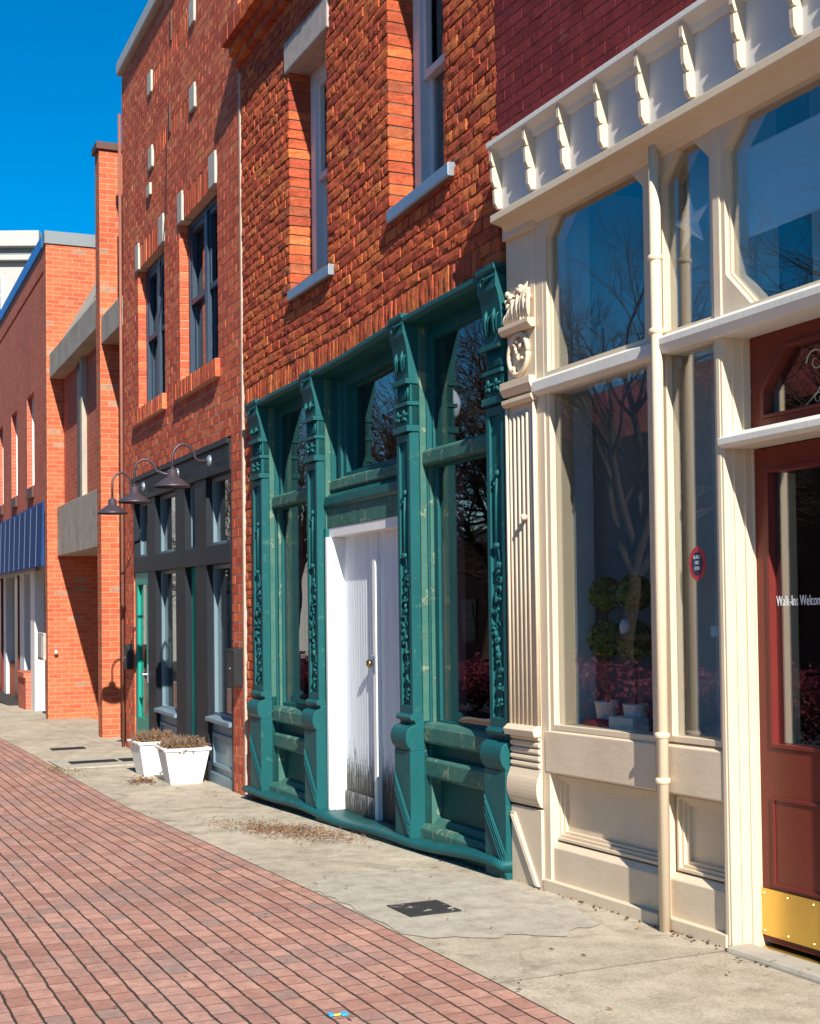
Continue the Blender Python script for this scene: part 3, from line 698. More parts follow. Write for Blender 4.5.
# downpipe on the cream front
pr = thing('drainpipe', 'cream painted round downpipe with ring joints between the two cream shop windows', 'drainpipe', FC.T(1.53, -.06, .03))
mb = MB(FC); mb.tube([(1.562, -.06, .04), (1.574, 2.0, .04), (1.579, 3.70, .04)], .027, 14); mb.build('pipe', 'cream_paint', pr, 0, True)
for v in (.675, .888, 2.80, 3.15, 3.70):
    mb = MB(FC); mb.tube([(1.56+.004*v, v-.016, .04), (1.56+.004*v, v-.008, .04), (1.56+.004*v, v+.008, .04), (1.56+.004*v, v+.016, .04)], [.029, .037, .037, .029], 14); mb.build('ring_joint', 'cream_paint', pr, 0, True)

# ================================================================== TEAL SHOP (FB)
C2 = thing('teal_storefront_building', 'old orange-red brick building with weathered teal shopfront and peeling white double doors', 'building', FB.T(0, 0, 0))
def warp2(u, v, w):
    if v > 3.6: v += .13*(max(0, u-1.2)/3.8)**2*min(1, (v-3.6)/.7)
    if 3.3 < v: v += .012*math.sin(u*2.1) + (-.045+.022*u)*min(1, max(0, (4.25-v)/.5))
    return u, v, w
FB.warp = warp2
mb = MB(FB)
H2 = .081; W1 = (1.33, 2.22, 4.33, 6.2); W2 = (3.42, 4.32, 4.30, 6.2)
soldier(mb, .06, 4.80, 3.58, 3.77, .075, .009, .004, .006, w=.0, rec=.012)
brick_field(mb, 0, 5.02, 3.77, 6.76, [W1, W2, (1.26, 2.29, 6.18, 6.45), (3.35, 4.40, 6.18, 6.45)], .205, H2, .011, .004, .0045, header=6, rec=.014, grid=(5, 4))
brick_field(mb, 0, .50, .02, 3.77, [(.10, .6, 3.54, 3.9)], .205, H2, .012, .0035, .005, header=5, rec=.008, w=-.01)
brick_field(mb, 4.80, 5.02, 3.3, 3.77, [], .2, H2, .012, .005, .008, header=0, rec=.013)
mb.build('wall', ['old_red_brick', 'dark_mortar'], C2, recalc=False)
mb = MB(FB); mb.box(.05, 4.98, -.3, 7.1, -7, -6.8); mb.box(.01, .25, -.3, 7.1, -6.8, -.26); mb.box(4.8, 5.0, -.3, 7.1, -6.8, -.26); mb.box(.2, 4.8, 6.9, 7.1, -6.8, -.3); mb.box(.25, 4.8, 3.62, 3.8, -6.8, -.26)
mb.build('rear_wall', 'dark_brick', C2)
# corbelled brick cornice at the roof line
mb = MB(FB)
for k, (v0, v1, wv) in enumerate(((6.76, 6.84, .05), (6.84, 6.92, .10), (6.92, 7.08, .17))):
    x = -.06
    while x < 5.0:
        rough_brick(mb, x, min(5.02, x+.2), v0, v1, wv, .4, .004, .006); x += .21
mb.build('cornice', 'old_red_brick', C2, recalc=False)
mb = MB(FB); mb.box(-.07, -.03, -.1, 6.7, -.2, .002); mb.build('mortar_seam', 'lime_mortar', C2)
# upstairs windows
def win2(W):
    u0, u1, v0, v1 = W
    mb = MB(FB); mb.ring(rect(u0, u1, v0, v1), rect(u0+.11, u1-.11, v0+.1, v1-.1), -.30, -.20); wn = mb.build('window', 'window_white', C2, .004)
    vm = (v0+v1)/2+.03
    mb = MB(FB); mb.ring(rect(u0+.11, u1-.11, vm-.03, v1-.1), rect(u0+.16, u1-.16, vm+.025, v1-.15), -.27, -.225); mb.box((u0+u1)/2-.012, (u0+u1)/2+.012, vm, v1-.12, -.26, -.23); mb.build('upper_sash', 'window_white', wn, .003)
    mb = MB(FB); mb.ring(rect(u0+.11, u1-.11, v0+.1, vm+.03), rect(u0+.16, u1-.16, v0+.17, vm-.025), -.31, -.27); mb.box((u0+u1)/2-.012, (u0+u1)/2+.012, v0+.12, vm, -.30, -.28); mb.build('lower_sash', 'window_white', wn, .003)
    mb = MB(FB); mb.prism(rect(u0+.13, u1-.13, v0+.12, v1-.12), -.292, -.288); mb.build('pane', 'old_glass', wn)
    mb = MB(FB); mb.box(u0+.0, u1-.0, v0, v1, -.62, -.6); mb.build('inner_curtain', 'room_dark', wn)
    mb = MB(FB); mb.along_u([(-.2, v0+.01), (-.2, v0-.06), (.035, v0-.085), (.045, v0-.08), (.045, v0-.005), (.035, v0)], u0+.06, u1+.13); mb.build('metal_sill', 'zinc', wn, .003)
    mb = MB(FB); mb.box(u0-.07, u1+.07, 6.185, 6.445, -.22, .012); mb.build('lintel', 'lintel_stone', wn, .012)
win2(W1); win2((W2[0], W2[1], 4.36, 6.2))
# ---- shopfront: its own frame, flush with the brick face
class Front:
    root = None
    def T(s, u, v, w):
        k = min(1, max(0, (v-3.15)/.3)); v += k*(-.04+.006*u)      # the old cornice has lifted towards the right
        return FB.T(1.031*u-.369, 1.031*v-.05 if v < 3.4 else 3.455+(v-3.4), w-.112)
FS = Front()
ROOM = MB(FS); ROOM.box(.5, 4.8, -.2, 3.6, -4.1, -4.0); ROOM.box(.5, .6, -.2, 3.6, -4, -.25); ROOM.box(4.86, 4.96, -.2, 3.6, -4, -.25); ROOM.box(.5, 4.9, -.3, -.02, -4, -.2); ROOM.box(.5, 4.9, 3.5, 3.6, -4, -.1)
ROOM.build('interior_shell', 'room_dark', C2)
mb = MB(FS); mb.along_u([(-.15, 3.495), (.13, 3.50), (.165, 3.515), (.165, 3.545), (.12, 3.56), (-.15, 3.57)], .55, 5.28, n=6); mb.build('shopfront_cornice', 'teal_paint', C2, .003)
mb = MB(FS); mb.box(.9, 5.1, 3.40, 3.495, -.2, -.035); mb.build('shopfront_head', 'dark_teal_paint', C2, .004)
def vine(o, uc, va, vb, wv, half):
    n = 30; pts = []
    for i in range(n+1):
        f = i/n; pts.append((uc+half*.55*math.sin(f*9.5), va+(vb-va)*f, wv))
    o.tube(pts, .007, 6)
    k = 0
    for v in np.arange(va+.03, vb-.05, .085):
        f = (v-va)/(vb-va); u = uc+half*.55*math.sin(f*9.5); sg = 1 if k % 2 else -1; k += 1
        scroll(o, u+sg*half*.35, v+.02, wv, half*.5, 1.1, sg, .008, math.pi*(k % 2))
        for a in range(3): leafb(o, u, v, wv, random.uniform(0, 6.28), half*.8, .011)
        o.blob((u-sg*half*.35, v+.03, wv+.006), random.uniform(.011, .017), 0, 7, 5)
def teal_pilaster(u0, u1, lean=0.0, full=True):
    uc = (u0+u1)/2; hw = (u1-u0)/2
    mb = MB(FS); mb.box(u0, u1, .16, 3.5, -.06, .105)
    P_ = mb.build('pilaster', 'teal_paint', C2, .004)
    mb = MB(FS); mb.ring(rect(u0, u1, 1.0, 2.82), rect(u0+.04, u1-.04, 1.06, 2.77), .10, .122)
    mb.along_u([(0, .965), (.14, .965), (.15, .985), (.13, 1.005), (0, 1.01)], u0-.012, u1+.012)
    mb.build('shaft_frame', 'teal_paint', P_, .003)
    o = MB(FS); vine(o, uc, 1.10, 2.02, .108, hw-.05)
    o.tube([(uc-.02, 2.02, .112), (uc-.015, 2.3, .112), (uc+.0, 2.42, .112)], .009, 6); o.blob((uc+.012, 2.44, .115), .02, 0, 8, 5); o.blob((uc-.02, 2.38, .115), .014, 0, 8, 5); o.blob((uc-.01, 2.03, .118), (.035, .02, .02), 0, 8, 5)
    o.build('carved_vine', 'teal_paint', P_, 0, True)
    c = MB(FS)
    c.box(u0-.01, u1+.01, 2.83, 2.87, 0, .145); c.box(u0, u1, 2.87, 3.0, 0, .12); c.box(u0-.01, u1+.01, 3.0, 3.025, 0, .14); c.box(u0, u1, 3.025, 3.14, 0, .115); c.box(u0-.01, u1+.01, 3.14, 3.175, 0, .15)
    pr_ = [(0, 3.175), (.125, 3.175)]+[(.125+.035*f*f, 3.175+.25*f) for f in np.linspace(.1, 1, 6)]+[(.165, 3.43), (.165, 3.53), (.178, 3.54), (.178, 3.568), (0, 3.568)]
    c.along_u(pr_, u0-.005, u1+.005)
    c.build('capital', 'teal_paint', P_, .003)
    o = MB(FS)
    for k in range(7):
        u = u0+.03+k*(2*hw-.06)/6; o.tube([(u, 3.04, .117), (u, 3.13, .117)], .009, 6)
    o.build('ribbed_band', 'teal_paint', P_, 0, True)
    for uu in (uc-hw*.48, uc+hw*.42):
        o = MB(FS)
        for a in range(5): leafb(o, uu, 2.935, .122, a*1.257+.3, .045, .012)
        o.blob((uu, 2.935, .13), .012, 0, 6, 4); o.build('rosette', 'teal_paint', P_, 0, True)
        o = MB(FS); leafb(o, uu, 3.22, .132, 1.57, .11, .016); leafb(o, uu+.015, 3.24, .132, 1.0, .06, .01); leafb(o, uu-.015, 3.24, .132, 2.1, .06, .01); o.build('leaf_drop', 'teal_paint', P_, 0, True)
    o = MB(FS); scroll(o, uc-.04, 3.48, .168, .035, 1.3, 1, .008); leafb(o, uc-.04, 3.475, .167, .2, .14, .012); o.build('capital_scroll', 'teal_paint', P_, 0, True)
    b = MB(FS)
    pc = [(0, .77), (.15, .77)]+[(.135+.05*math.sin(a), .855-.075*math.cos(a)) for a in np.linspace(.4, 2.7, 9)]+[(.11, .94), (.12, .966), (0, .966)]
    b.along_u(pc, u0-.02, u1+.02); b.box(u0-.02, u1+.02, .14, .77, -.06, .155)
    b.build('pilaster_base', 'teal_paint', P_, .004)
    d = MB(FS); d.prism([(u0-.015, .62), (u0-.015, .50), (u1+.015, .20), (u1+.015, .32)], .15, .163)
    for k in range(3): d.tube([(u0+.0, .585-k*.035, .163), (u1+.0, .31-k*.035, .163)], .006, 5)
    d.build('diagonal_band', 'teal_paint', P_, .002)
    return P_
for a, b in ((.62, .89), (2.02, 2.25), (3.78, 3.99), (5.06, 5.275)):
    P_ = teal_pilaster(a, b)
    mb = MB(FS); mb.box(b, b+.02, .16, 3.5, -.08, .055); mb.build('stile', 'worn_teal_paint', P_, .003)
    if b < 5: mb = MB(FS); mb.box(b+.02, b+.036, .16, 3.5, -.08, .012); mb.build('stile', 'teal_paint', P_, .003)

def bay(u0, u1, vt, vb, vtop, gl_off, pinkside):
    ga, gb = u0+gl_off, u1-.04
    mb = MB(FS); mb.ring(rect(u0, u1, vt+.08, vtop), rect(u0+.045, gb, vt+.1, vtop-.10), -.12, -.025); wn = mb.build('upper_window', 'teal_paint', C2, .004)
    p = MB(FS); p.prism(rect(u0+.045, gb, vt+.1, vtop-.1), -.05, -.046); p.build('pane', 'old_glass', wn)
    mb = MB(FS); mb.ring(rect(u0, u1, vb-.05, vt), rect(ga, gb, vb, vt-.03), -.12, -.025); wn = mb.build('lower_window', 'teal_paint', C2, .004)
    mb = MB(FS); mb.box(u0+.018, u0+.04, vb-.1, vt, -.05, .0); mb.build('stop_bead', 'worn_teal_paint', wn, .002)
    p = MB(FS); p.prism(rect(ga, gb, vb, vt-.03), -.05, -.046); p.build('pane', 'old_glass', wn)
    mb = MB(FS); mb.along_u([(-.12, vt-.015), (.03, vt-.015), (.04, vt), (.04, vt+.07), (.02, vt+.09), (-.12, vt+.10)], u0+.0, u1); mb.build('transom_bar', 'worn_teal_paint', C2, .004)
    if pinkside:
        mb = MB(FS); mb.box(ga-.005, ga+.0, vb, vt-.05, -.22, -.052); mb.box(ga-.06, ga-.005, vb, vt-.05, -.2, -.12); mb.build('inner_reveal', 'pink_trim', wn)
def bulk2(u0, u1, v0):
    mb = MB(FS); mb.box(u0, u1, .1, v0+.44, -.14, -.05); mb.build('bulkhead', 'dark_teal_paint', C2, .004)
    mb = MB(FS); mb.along_u([(-.06, v0+.54), (.04, v0+.53), (.055, v0+.545), (.055, v0+.63), (.035, v0+.66), (-.06, v0+.67)], u0+.01, u1-.0); mb.build('sill_block', 'worn_teal_paint', C2, .006)
    mb = MB(FS); mb.box(u0, u1, v0+.43, v0+.56, -.14, -.03); mb.build('sunk_rail', 'dark_teal_paint', C2, .004)
    mb = MB(FS); mb.along_u([(-.06, v0+.31), (.03, v0+.31), (.04, v0+.33), (.04, v0+.42), (.02, v0+.44), (-.06, v0+.45)], u0, u1); mb.build('panel_rail', 'worn_teal_paint', C2, .005)
    mb = MB(FS); mb.box(u0, u0+.05, v0-.0, v0+.33, -.06, .02); mb.along_u([(-.06, v0), (.02, v0-.0), (-.02, v0+.05), (-.06, v0+.055)], u0, u1); mb.build('panel_frame', 'worn_teal_paint', C2, .004)
    mb = MB(FS); mb.along_u([(-.06, .12), (.085, .12), (.09, .14), (.085, v0-.01), (.06, v0+.015), (-.06, v0+.015)], u0-.03, u1-.02); mb.build('base_board', 'worn_teal_paint', C2, .006)
bay(.935, 2.0, 2.585, .92, 3.50, .06, True); bulk2(.93, 2.0, .22)
bay(4.0, 5.08, 2.62, .97, 3.50, .10, True); bulk2(4.0, 5.08, .29)
# door bay
mb = MB(FS)
mb.ring(rect(2.26, 3.75, 2.60, 3.50), rect(2.50, 3.52, 2.72, 3.40), -.16, -.03); tw = mb.build('door_transom', 'teal_paint', C2, .004)
mb = MB(FS); mb.ring(rect(2.45, 3.57, 2.66, 3.44), rect(2.545, 3.47, 2.745, 3.38), -.15, -.085); mb.box(2.38, 2.44, 2.66, 3.45, -.06, -.01); mb.build('transom_frame', 'teal_paint', tw, .004)
p = MB(FS); p.prism(rect(2.52, 3.5, 2.73, 3.39), -.115, -.111); p.build('pane', 'old_glass', tw)
mb = MB(FS); mb.along_u([(-.12, 2.58), (.0, 2.585), (.025, 2.60), (.02, 2.67), (-.05, 2.70), (-.12, 2.705)], 2.27, 3.74); mb.build('transom_sill', 'worn_teal_paint', C2, .006)
mb = MB(FS); mb.along_u([(-.12, 2.46), (.045, 2.46), (.07, 2.48), (.06, 2.545), (.0, 2.585), (-.12, 2.585)], 2.25, 3.76); mb.build('transom_moulding', 'dark_teal_paint', C2, .008)
mb = MB(FS); mb.box(2.26, 3.76, 2.31, 2.46, -.12, .045); mb.build('door_lintel', 'worn_teal_paint', C2, .006)
mb = MB(FS); mb.box(2.255, 2.30, .14, 2.31, -.1, .07); mb.build('jamb_board', 'teal_paint', C2, .004)
mb = MB(FS); mb.along_v([(2.295, .075), (2.335, .075), (2.335, .03), (2.35, .03), (2.35, -.055), (2.36, -.055), (2.36, -.10), (2.295, -.10)], .16, 2.24); mb.box(2.295, 3.75, 2.24, 2.315, -.1, .04); mb.build('door_frame', 'white_paint', C2, .003)
dr = MB(FS)
def leaf_uv(a, b):
    p = [(a, .16, -.06), (b, .16, -.06), (b, 2.24, -.06), (a, 2.24, -.06), (a, .16, -.10), (b, .16, -.10), (b, 2.24, -.10), (a, 2.24, -.10)]
    uv = [(q[0], q[1]-.16) for q in p]
    dr.add(p, [(0, 1, 2, 3), (5, 4, 7, 6), (0, 4, 5, 1), (3, 2, 6, 7), (1, 5, 6, 2), (0, 3, 7, 4)], 0, uv)
leaf_uv(2.36, 3.025)
dl = dr.build('door', 'weathered_white_door', C2)
dr = MB(FS); leaf_uv(3.035, 3.75); dl2 = dr.build('door', 'weathered_white_door', C2)
def uvbox(fr, u0, u1, v0, v1, w0, w1):
    b = MB(fr); b.box(u0, u1, v0, v1, w0, w1); b.uv = [[(x, max(0, y)) for x, y in f] for f in b.uv]; return b
mb = MB(FS); mb.box(2.37, 2.98, .165, .33, -.065, -.043); mb.build('kick_board', 'weathered_white_door', dl, .003)
mb = MB(FS); mb.box(3.0, 3.055, .15, 2.05, -.06, -.02); mb.build('meeting_stile', 'white_paint', dl2, .003)
k = MB(FS); k.tube([(2.955, 1.30, -.06), (2.955, 1.30, -.03), (2.955, 1.30, -.015), (2.955, 1.30, .0), (2.955, 1.30, .012)], [.012, .012, .03, .034, .02], 12); kb = k.build('knob', 'knob_brass', dl, 0, True)
k = MB(FS); k.box(3.005, 3.05, 1.24, 1.36, -.02, -.012); k.tube([(3.03, 1.34, -.012), (3.045, 1.36, .01)], .008, 6); k.build('latch_plate', 'zinc', dl2, .002)
mb = MB(FS); mb.prism([(2.27, .10), (3.75, .115), (3.75, .155), (2.27, .14)], -.15, .17); mb.build('door_sill', 'teal_paint', C2, .006)
# rolling base moulding and dark footing
mb = MB(FS); p = []; prf = [(-.05, -.03), (.15, -.035), (.185, -.02), (.20, .0), (.185, .022), (.15, .03), (-.05, .03)]
K = 40
for j in range(K+1):
    u = .47+(5.30-.47)*j/K; vv = .105+.024*u+.018*math.sin(u*1.5)+.01*math.sin(u*4.1)
    p += [(u, vv+b, a) for a, b in prf]
n = len(prf); fs = [(j*n+i, j*n+(i+1) % n, (j+1)*n+(i+1) % n, (j+1)*n+i) for j in range(K) for i in range(n)]+[tuple(range(n))[::-1], tuple(range(K*n, K*n+n))]
mb.add(p, fs); mb.build('base_moulding', 'teal_paint', C2, 0, True)
mb = MB(FS); mb.box(.47, 5.05, -.5, .13, -.2, .11); mb.build('footing', 'dirt', C2, .02)
# notices inside the right-hand teal window
for u, v, du, dv, mt, lb in ((4.80, 1.66, .13, .12, 'paper', 'white and blue notice paper behind the right teal window'), (4.86, 1.79, .06, .06, 'lime_green', 'small lime green round tag above the notice in teal window')):
    mb = MB(FS); mb.box(u, u+du, v, v+dv, -.062, -.058); o = mb.build('window_notice', mt); tag(o, lb, 'notice')
    if mt == 'paper':
        b2 = MB(FS); b2.box(u, u+du, v, v+.03, -.0575, -.0565); b2.build('blue_band', 'label_blue', o)

# ================================================================== BUILDING WITH THE LAMPS (FA)
C1 = thing('brick_storefront_building', 'red brick two-storey building with dark blue shopfront and pale stone lintel ends', 'building', FA.T(0, 0, 0))
UW = 5.83
V3 = (1.22, 2.69, 4.25, 6.0); V4 = (3.43, 5.03, 4.25, 6.0)
stones = [(1.12, 1.37, 5.99, 6.32), (2.44, 2.74, 5.99, 6.32), (3.39, 3.66, 5.99, 6.32), (4.74, 5.05, 5.99, 6.32),
          (1.91, 2.18, 7.03, 7.29), (3.97, 4.25, 7.03, 7.29), (1.90, 2.17, 7.93, 8.19), (3.98, 4.26, 7.93, 8.19)]
sold = [(1.37, 2.44, 5.995, 6.30), (3.66, 4.74, 5.995, 6.30), (2.18, 3.97, 7.04, 7.28), (2.17, 3.98, 7.94, 8.18), (1.08, 2.76, 4.06, 4.25), (3.36, 5.10, 4.06, 4.25)]
SF = (.84, 5.46, -.2, 3.40)
mb = MB(FA)
brick_field(mb, .27, UW, -.1, 8.76, [V3, V4, SF]+stones+sold, .265, .0885, .011, .0012, .0014, header=0, rec=.0036, grid=(3, 2))
for k, s_ in enumerate(sold):
    sill = k >= 4
    soldier(mb, *s_, .088, .011, .002, .004, w=.055 if sill else 0, grid=(2, 3))
mb.build('wall', ['red_brick', 'lime_mortar'], C1, recalc=False)
for s_ in stones:
    mb = MB(FA); mb.box(s_[0]+.03, s_[1]-.03, s_[2], s_[3], -.2, .02); mb.build('corner_stone', 'limestone', C1, .008)
mb = MB(FA); mb.box(.28, UW-.02, -.3, 8.9, -8, -7.8); mb.box(.28, .42, -.3, 8.9, -7.8, -.25); mb.box(UW-.22, UW-.01, -.3, 8.9, -7.8, -.25); mb.box(.2, UW-.2, 8.55, 8.7, -7.8, -.2); mb.box(.22, UW-.22, 3.5, 3.75, -7.8, -.25)
mb.build('rear_wall', 'dark_brick', C1)
mb = MB(FA); mb.along_u([(-.35, 8.78), (.06, 8.78), (.07, 8.80), (.07, 8.95), (-.35, 9.0)], .27, UW); mb.build('coping', 'grey_coping', C1, .01)
def win1(W):
    u0, u1, v0, v1 = W; um = (u0+u1)/2
    mb = MB(FA); mb.ring(rect(u0, u1, v0, v1), rect(u0+.07, u1-.07, v0+.07, v1-.07), -.20, -.10); mb.box(um-.06, um+.06, v0+.06, v1-.06, -.2, -.09); wn = mb.build('window', 'navy_sash', C1, .004)
    vm = (v0+v1)/2
    for a, b in ((u0+.07, um-.06), (um+.06, u1-.07)):
        mb = MB(FA); mb.ring(rect(a, b, vm-.03, v1-.07), rect(a+.06, b-.06, vm+.03, v1-.13), -.17, -.112)
        mb.ring(rect(a, b, v0+.07, vm+.03), rect(a+.06, b-.06, v0+.14, vm-.03), -.19, -.15); mb.build('sash', 'navy_sash', wn, .003)
        mb = MB(FA); mb.prism(rect(a+.03, b-.03, v0+.1, v1-.1), -.175, -.171); mb.build('pane', 'window_glass', wn)
    mb = MB(FA); mb.box(u0, u1, v0, v1, -.7, -.68); mb.build('inner_curtain', 'room_dark', wn)
win1(V3); win1(V4)
mb = MB(FA); mb.tube([(.215, -.1, .02), (.215, 8.3, .02)], .022, 10); o = mb.build('drainpipe', 'copper_pipe', None, 0, True); tag(o, 'thin reddish-brown downpipe at the far corner of the lamp-lit brick building', 'drainpipe')
mb = MB(FA); mb.tube([(2.5, 5.9, .02), (2.53, 5.4, .02), (2.9, 6.4, .02), (2.95, 7.2, .02)], .005, 5); mb.build('wall_cable', 'black_box', C1)
mb = MB(FA); mb.box(1.89, 2.07, 6.72, 6.86, 0, .03); mb.build('vent_tile', 'limestone', C1, .004)
for u, v in ((3.02, 7.3), (3.12, 8.3)):
    mb = MB(FA); mb.box(u, u+.05, v-.16, v+.16, 0, .015); mb.build('anchor_iron', 'brown_cap', C1)
# shopfront of steel blue posts
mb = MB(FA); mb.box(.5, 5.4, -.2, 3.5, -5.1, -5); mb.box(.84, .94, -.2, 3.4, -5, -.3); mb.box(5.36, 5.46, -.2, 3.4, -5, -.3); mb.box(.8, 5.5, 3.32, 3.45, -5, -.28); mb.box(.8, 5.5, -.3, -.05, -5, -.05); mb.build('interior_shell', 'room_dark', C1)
mb = MB(FA); mb.box(.84, 5.46, 3.12, 3.40, -.3, .02); mb.box(.84, 5.46, 3.37, 3.42, -.1, .05); mb.build('shopfront_head', 'blue_grey_paint', C1, .006)
mb = MB(FA); mb.box(.9, 5.44, 2.24, 2.43, -.26, .01); mb.build('transom_beam', 'blue_grey_paint', C1, .006)
def post(u0, u1, v0=-.05, v1=3.12):
    mb = MB(FA); mb.box(u0, u1, v0, v1, -.2, .0); p_ = mb.build('post', 'blue_grey_paint', C1, .005)
    mb = MB(FA); mb.box(u1, u1+.035, v0, v1, -.2, -.075); mb.build('post_return', 'light_blue_paint', p_, .004)
post(.84, .90, 2.3); post(1.68, 2.10); post(3.14, 3.58); post(4.03, 4.50)
mb = MB(FA); mb.box(5.40, 5.46, -.05, 3.12, -.28, .0); mb.build('post', 'blue_grey_paint', C1, .005)
def pane1(u0, u1, v0, v1, fw=.04, mt='light_blue_paint', wz=-.085, name='window'):
    mb = MB(FA); mb.ring(rect(u0, u1, v0, v1), rect(u0+fw, u1-fw, v0+fw, v1-fw), wz-.04, wz+.02); wn = mb.build(name, mt, C1, .004)
    p = MB(FA); p.prism(rect(u0+fw*.6, u1-fw*.6, v0+fw*.6, v1-fw*.6), wz-.02, wz-.016); p.build('pane', 'window_glass', wn); return wn
for a, b in ((.93, 1.68), (2.10, 3.14), (3.58, 4.03), (4.50, 5.40)): pane1(a, b, 2.43, 3.12)
pane1(2.10, 3.14, .62, 2.24); pane1(4.50, 5.40, .72, 2.24)
d1 = pane1(.88, 1.68, .02, 2.24, .15, 'sea_green_paint', -.03, 'door')
mb = MB(FA); mb.box(.96, 1.60, .02, .45, -.07, -.012); mb.build('bottom_rail', 'sea_green_paint', d1, .004)
mb = MB(FA); mb.tube([(1.60, 1.0, -.02), (1.60, 1.0, .05), (1.48, 1.0, .05)], .012, 8); mb.box(1.58, 1.62, .9, 1.12, -.012, -.0); mb.build('handle', 'zinc', d1)
d2 = pane1(3.58, 4.03, .02, 2.24, .14, 'sea_green_paint', -.09, 'door')
mb = MB(FA); mb.box(3.66, 3.95, .02, .45, -.13, -.075); mb.build('bottom_rail', 'sea_green_paint', d2, .004)
def bulk1(u0, u1, vt):
    mb = MB(FA); mb.box(u0, u1, -.05, vt, -.26, -.05); mb.along_u([(-.2, vt), (.03, vt-.01), (.03, vt+.03), (-.2, vt+.07)], u0, u1)
    mb.ring(rect(u0+.06, u1-.06, .22, vt-.12), rect(u0+.1, u1-.1, .26, vt-.16), -.06, -.03); mb.box(u0, u1, -.05, .16, -.06, -.02)
    mb.build('bulkhead', 'light_blue_paint', C1, .005)
bulk1(2.1, 3.14, .6); bulk1(4.50, 5.40, .68)

# gooseneck lamps
def wall_lamp(u, wv, vh, um, lb):
    mu = um
    r = thing('wall_lamp', lb, 'lamp', FA.T(mu, 3.27, .05), 'gooseneck lamps over the blue shopfront')
    mb = MB(FA); mb.tube([(mu, 3.26, .05), (mu, 3.26, .07), (mu, 3.26, .085)], [.06, .055, .03], 12); mb.build('wall_plate', 'zinc', r, 0, True)
    pts = [(mu, 3.26, .08)]; n = 14
    pts += [(mu+(u-mu)*.2, 3.255, .13), (mu+(u-mu)*.45, 3.255, .18)]
    wc, vc, rr = wv-.115, 3.265, .115
    for i in range(n+1):
        a = math.pi*.93*(1-i/n)**1.0; a = math.pi*.95-math.pi*.95*i/n
        pts.append((mu+(u-mu)*(.6+.4*i/n), vc+rr*math.sin(a)*1.25, wc+rr*math.cos(a)))
    pts.append((u, vh+.16, wv))
    mb = MB(FA); mb.tube(pts, .014, 8); mb.build('arm', 'lamp_metal', r, 0, True)
    c = FA.T(u, vh, wv)
    mb = MB(); mb.lathe([(.175, 0), (.179, .008), (.170, .02), (.115, .062), (.072, .092), (.052, .10), (.050, .165), (.035, .175), (.018, .18), (.018, .20), (.0, .20)], c, 28)
    mb.lathe([(.172, .003), (.112, .055), (.05, .095), (.0, .097)], c, 28); mb.build('shade', 'lamp_metal', r, 0, True, recalc=False)
wall_lamp(4.93, .44, 2.985, 4.88, 'nearest gooseneck barn lamp, above the right end of the blue shopfront')
wall_lamp(3.42, .505, 2.94, 3.50, 'middle gooseneck barn lamp of the three over the blue shopfront')
wall_lamp(1.88, .455, 2.92, 1.75, 'farthest gooseneck barn lamp, in front of the orange brick pier')
def box_on_wall(u0, u1, v0, v1, lb):
    r = thing('wall_box', lb, 'metal box', FA.T((u0+u1)/2, v0, .02), 'black boxes either side of the blue shopfront')
    mb = MB(FA); mb.box(u0, u1, v0, v1, 0, .085); mb.build('case', 'black_box', r, .008)
    mb = MB(FA); mb.along_u([(0, v1), (.09, v1), (.095, v1+.012), (.0, v1+.03)], u0-.004, u1+.004); mb.build('lid', 'black_box', r, .003)
    mb = MB(FA); mb.blob(((u0+u1)/2, (v0+v1)/2, .088), .010, 0, 8, 5); mb.build('lock', 'zinc', r)
box_on_wall(5.56, 5.80, 1.08, 1.41, 'black metal box on the brick strip beside the teal shopfront')
box_on_wall(.58, .80, 1.03, 1.32, 'black metal box beside the far green door of the blue shopfront')

# ================================================================== FAR MODERN BRICK BUILDING
C0 = thing('modern_brick_building', 'far modern orange brick building with concrete bands, square pier and narrow slit windows', 'building', FA.T(-6.75, 0, 0))
UF = -6.75
slits = [(-9.5, -8.45, 4.14, 5.93), (-12.1, -11.05, 4.14, 5.93), (-14.7, -13.65, 4.14, 5.93), (-17.3, -16.25, 4.14, 5.93)]
mb = MB(FA)
vs_ = [3.55, 4.14, 5.93, 8.0]
def wall_holes(mb, u0, u1, v0, v1, holes, w0, w1):
    us = sorted({u0, u1, *[h[0] for h in holes], *[h[1] for h in holes]}); vs = sorted({v0, v1, *[h[2] for h in holes], *[h[3] for h in holes]})
    for a, b in zip(us[:-1], us[1:]):
        run = None
        for c, d in zip(vs[:-1], vs[1:]):
            if any(h[0]-1e-5 <= a and b <= h[1]+1e-5 and h[2]-1e-5 <= c and d <= h[3]+1e-5 for h in holes):
                if run: mb.box(a, b, run[0], run[1], w0, w1); run = None
            else: run = (run[0], d) if run else (c, d)
        if run: mb.box(a, b, run[0], run[1], w0, w1)
wall_holes(mb, -22, UF-.006, 3.55, 7.85, slits, -.3, 0); mb.box(-22, UF-.006, 7.93, 8.33, -.3, .0); mb.box(-22, UF-.006, 7.85, 7.93, -.3, -.03)
mb.build('front_wall', 'brown_brick', C0)
mb = MB(FA); mb.box(UF-.3, UF, -.9, 8.33, -6, .004); mb.build('side_wall', 'orange_brick', C0)
mb = MB(FA); mb.box(UF-.3, UF+.03, 8.33, 8.56, -6, .03); mb.build('side_coping', 'steel_coping', C0, .004)
mb = MB(FA); mb.box(-22, UF-.31, 8.33, 8.56, -.4, .035); mb.build('front_coping', 'blue_coping', C0, .004)
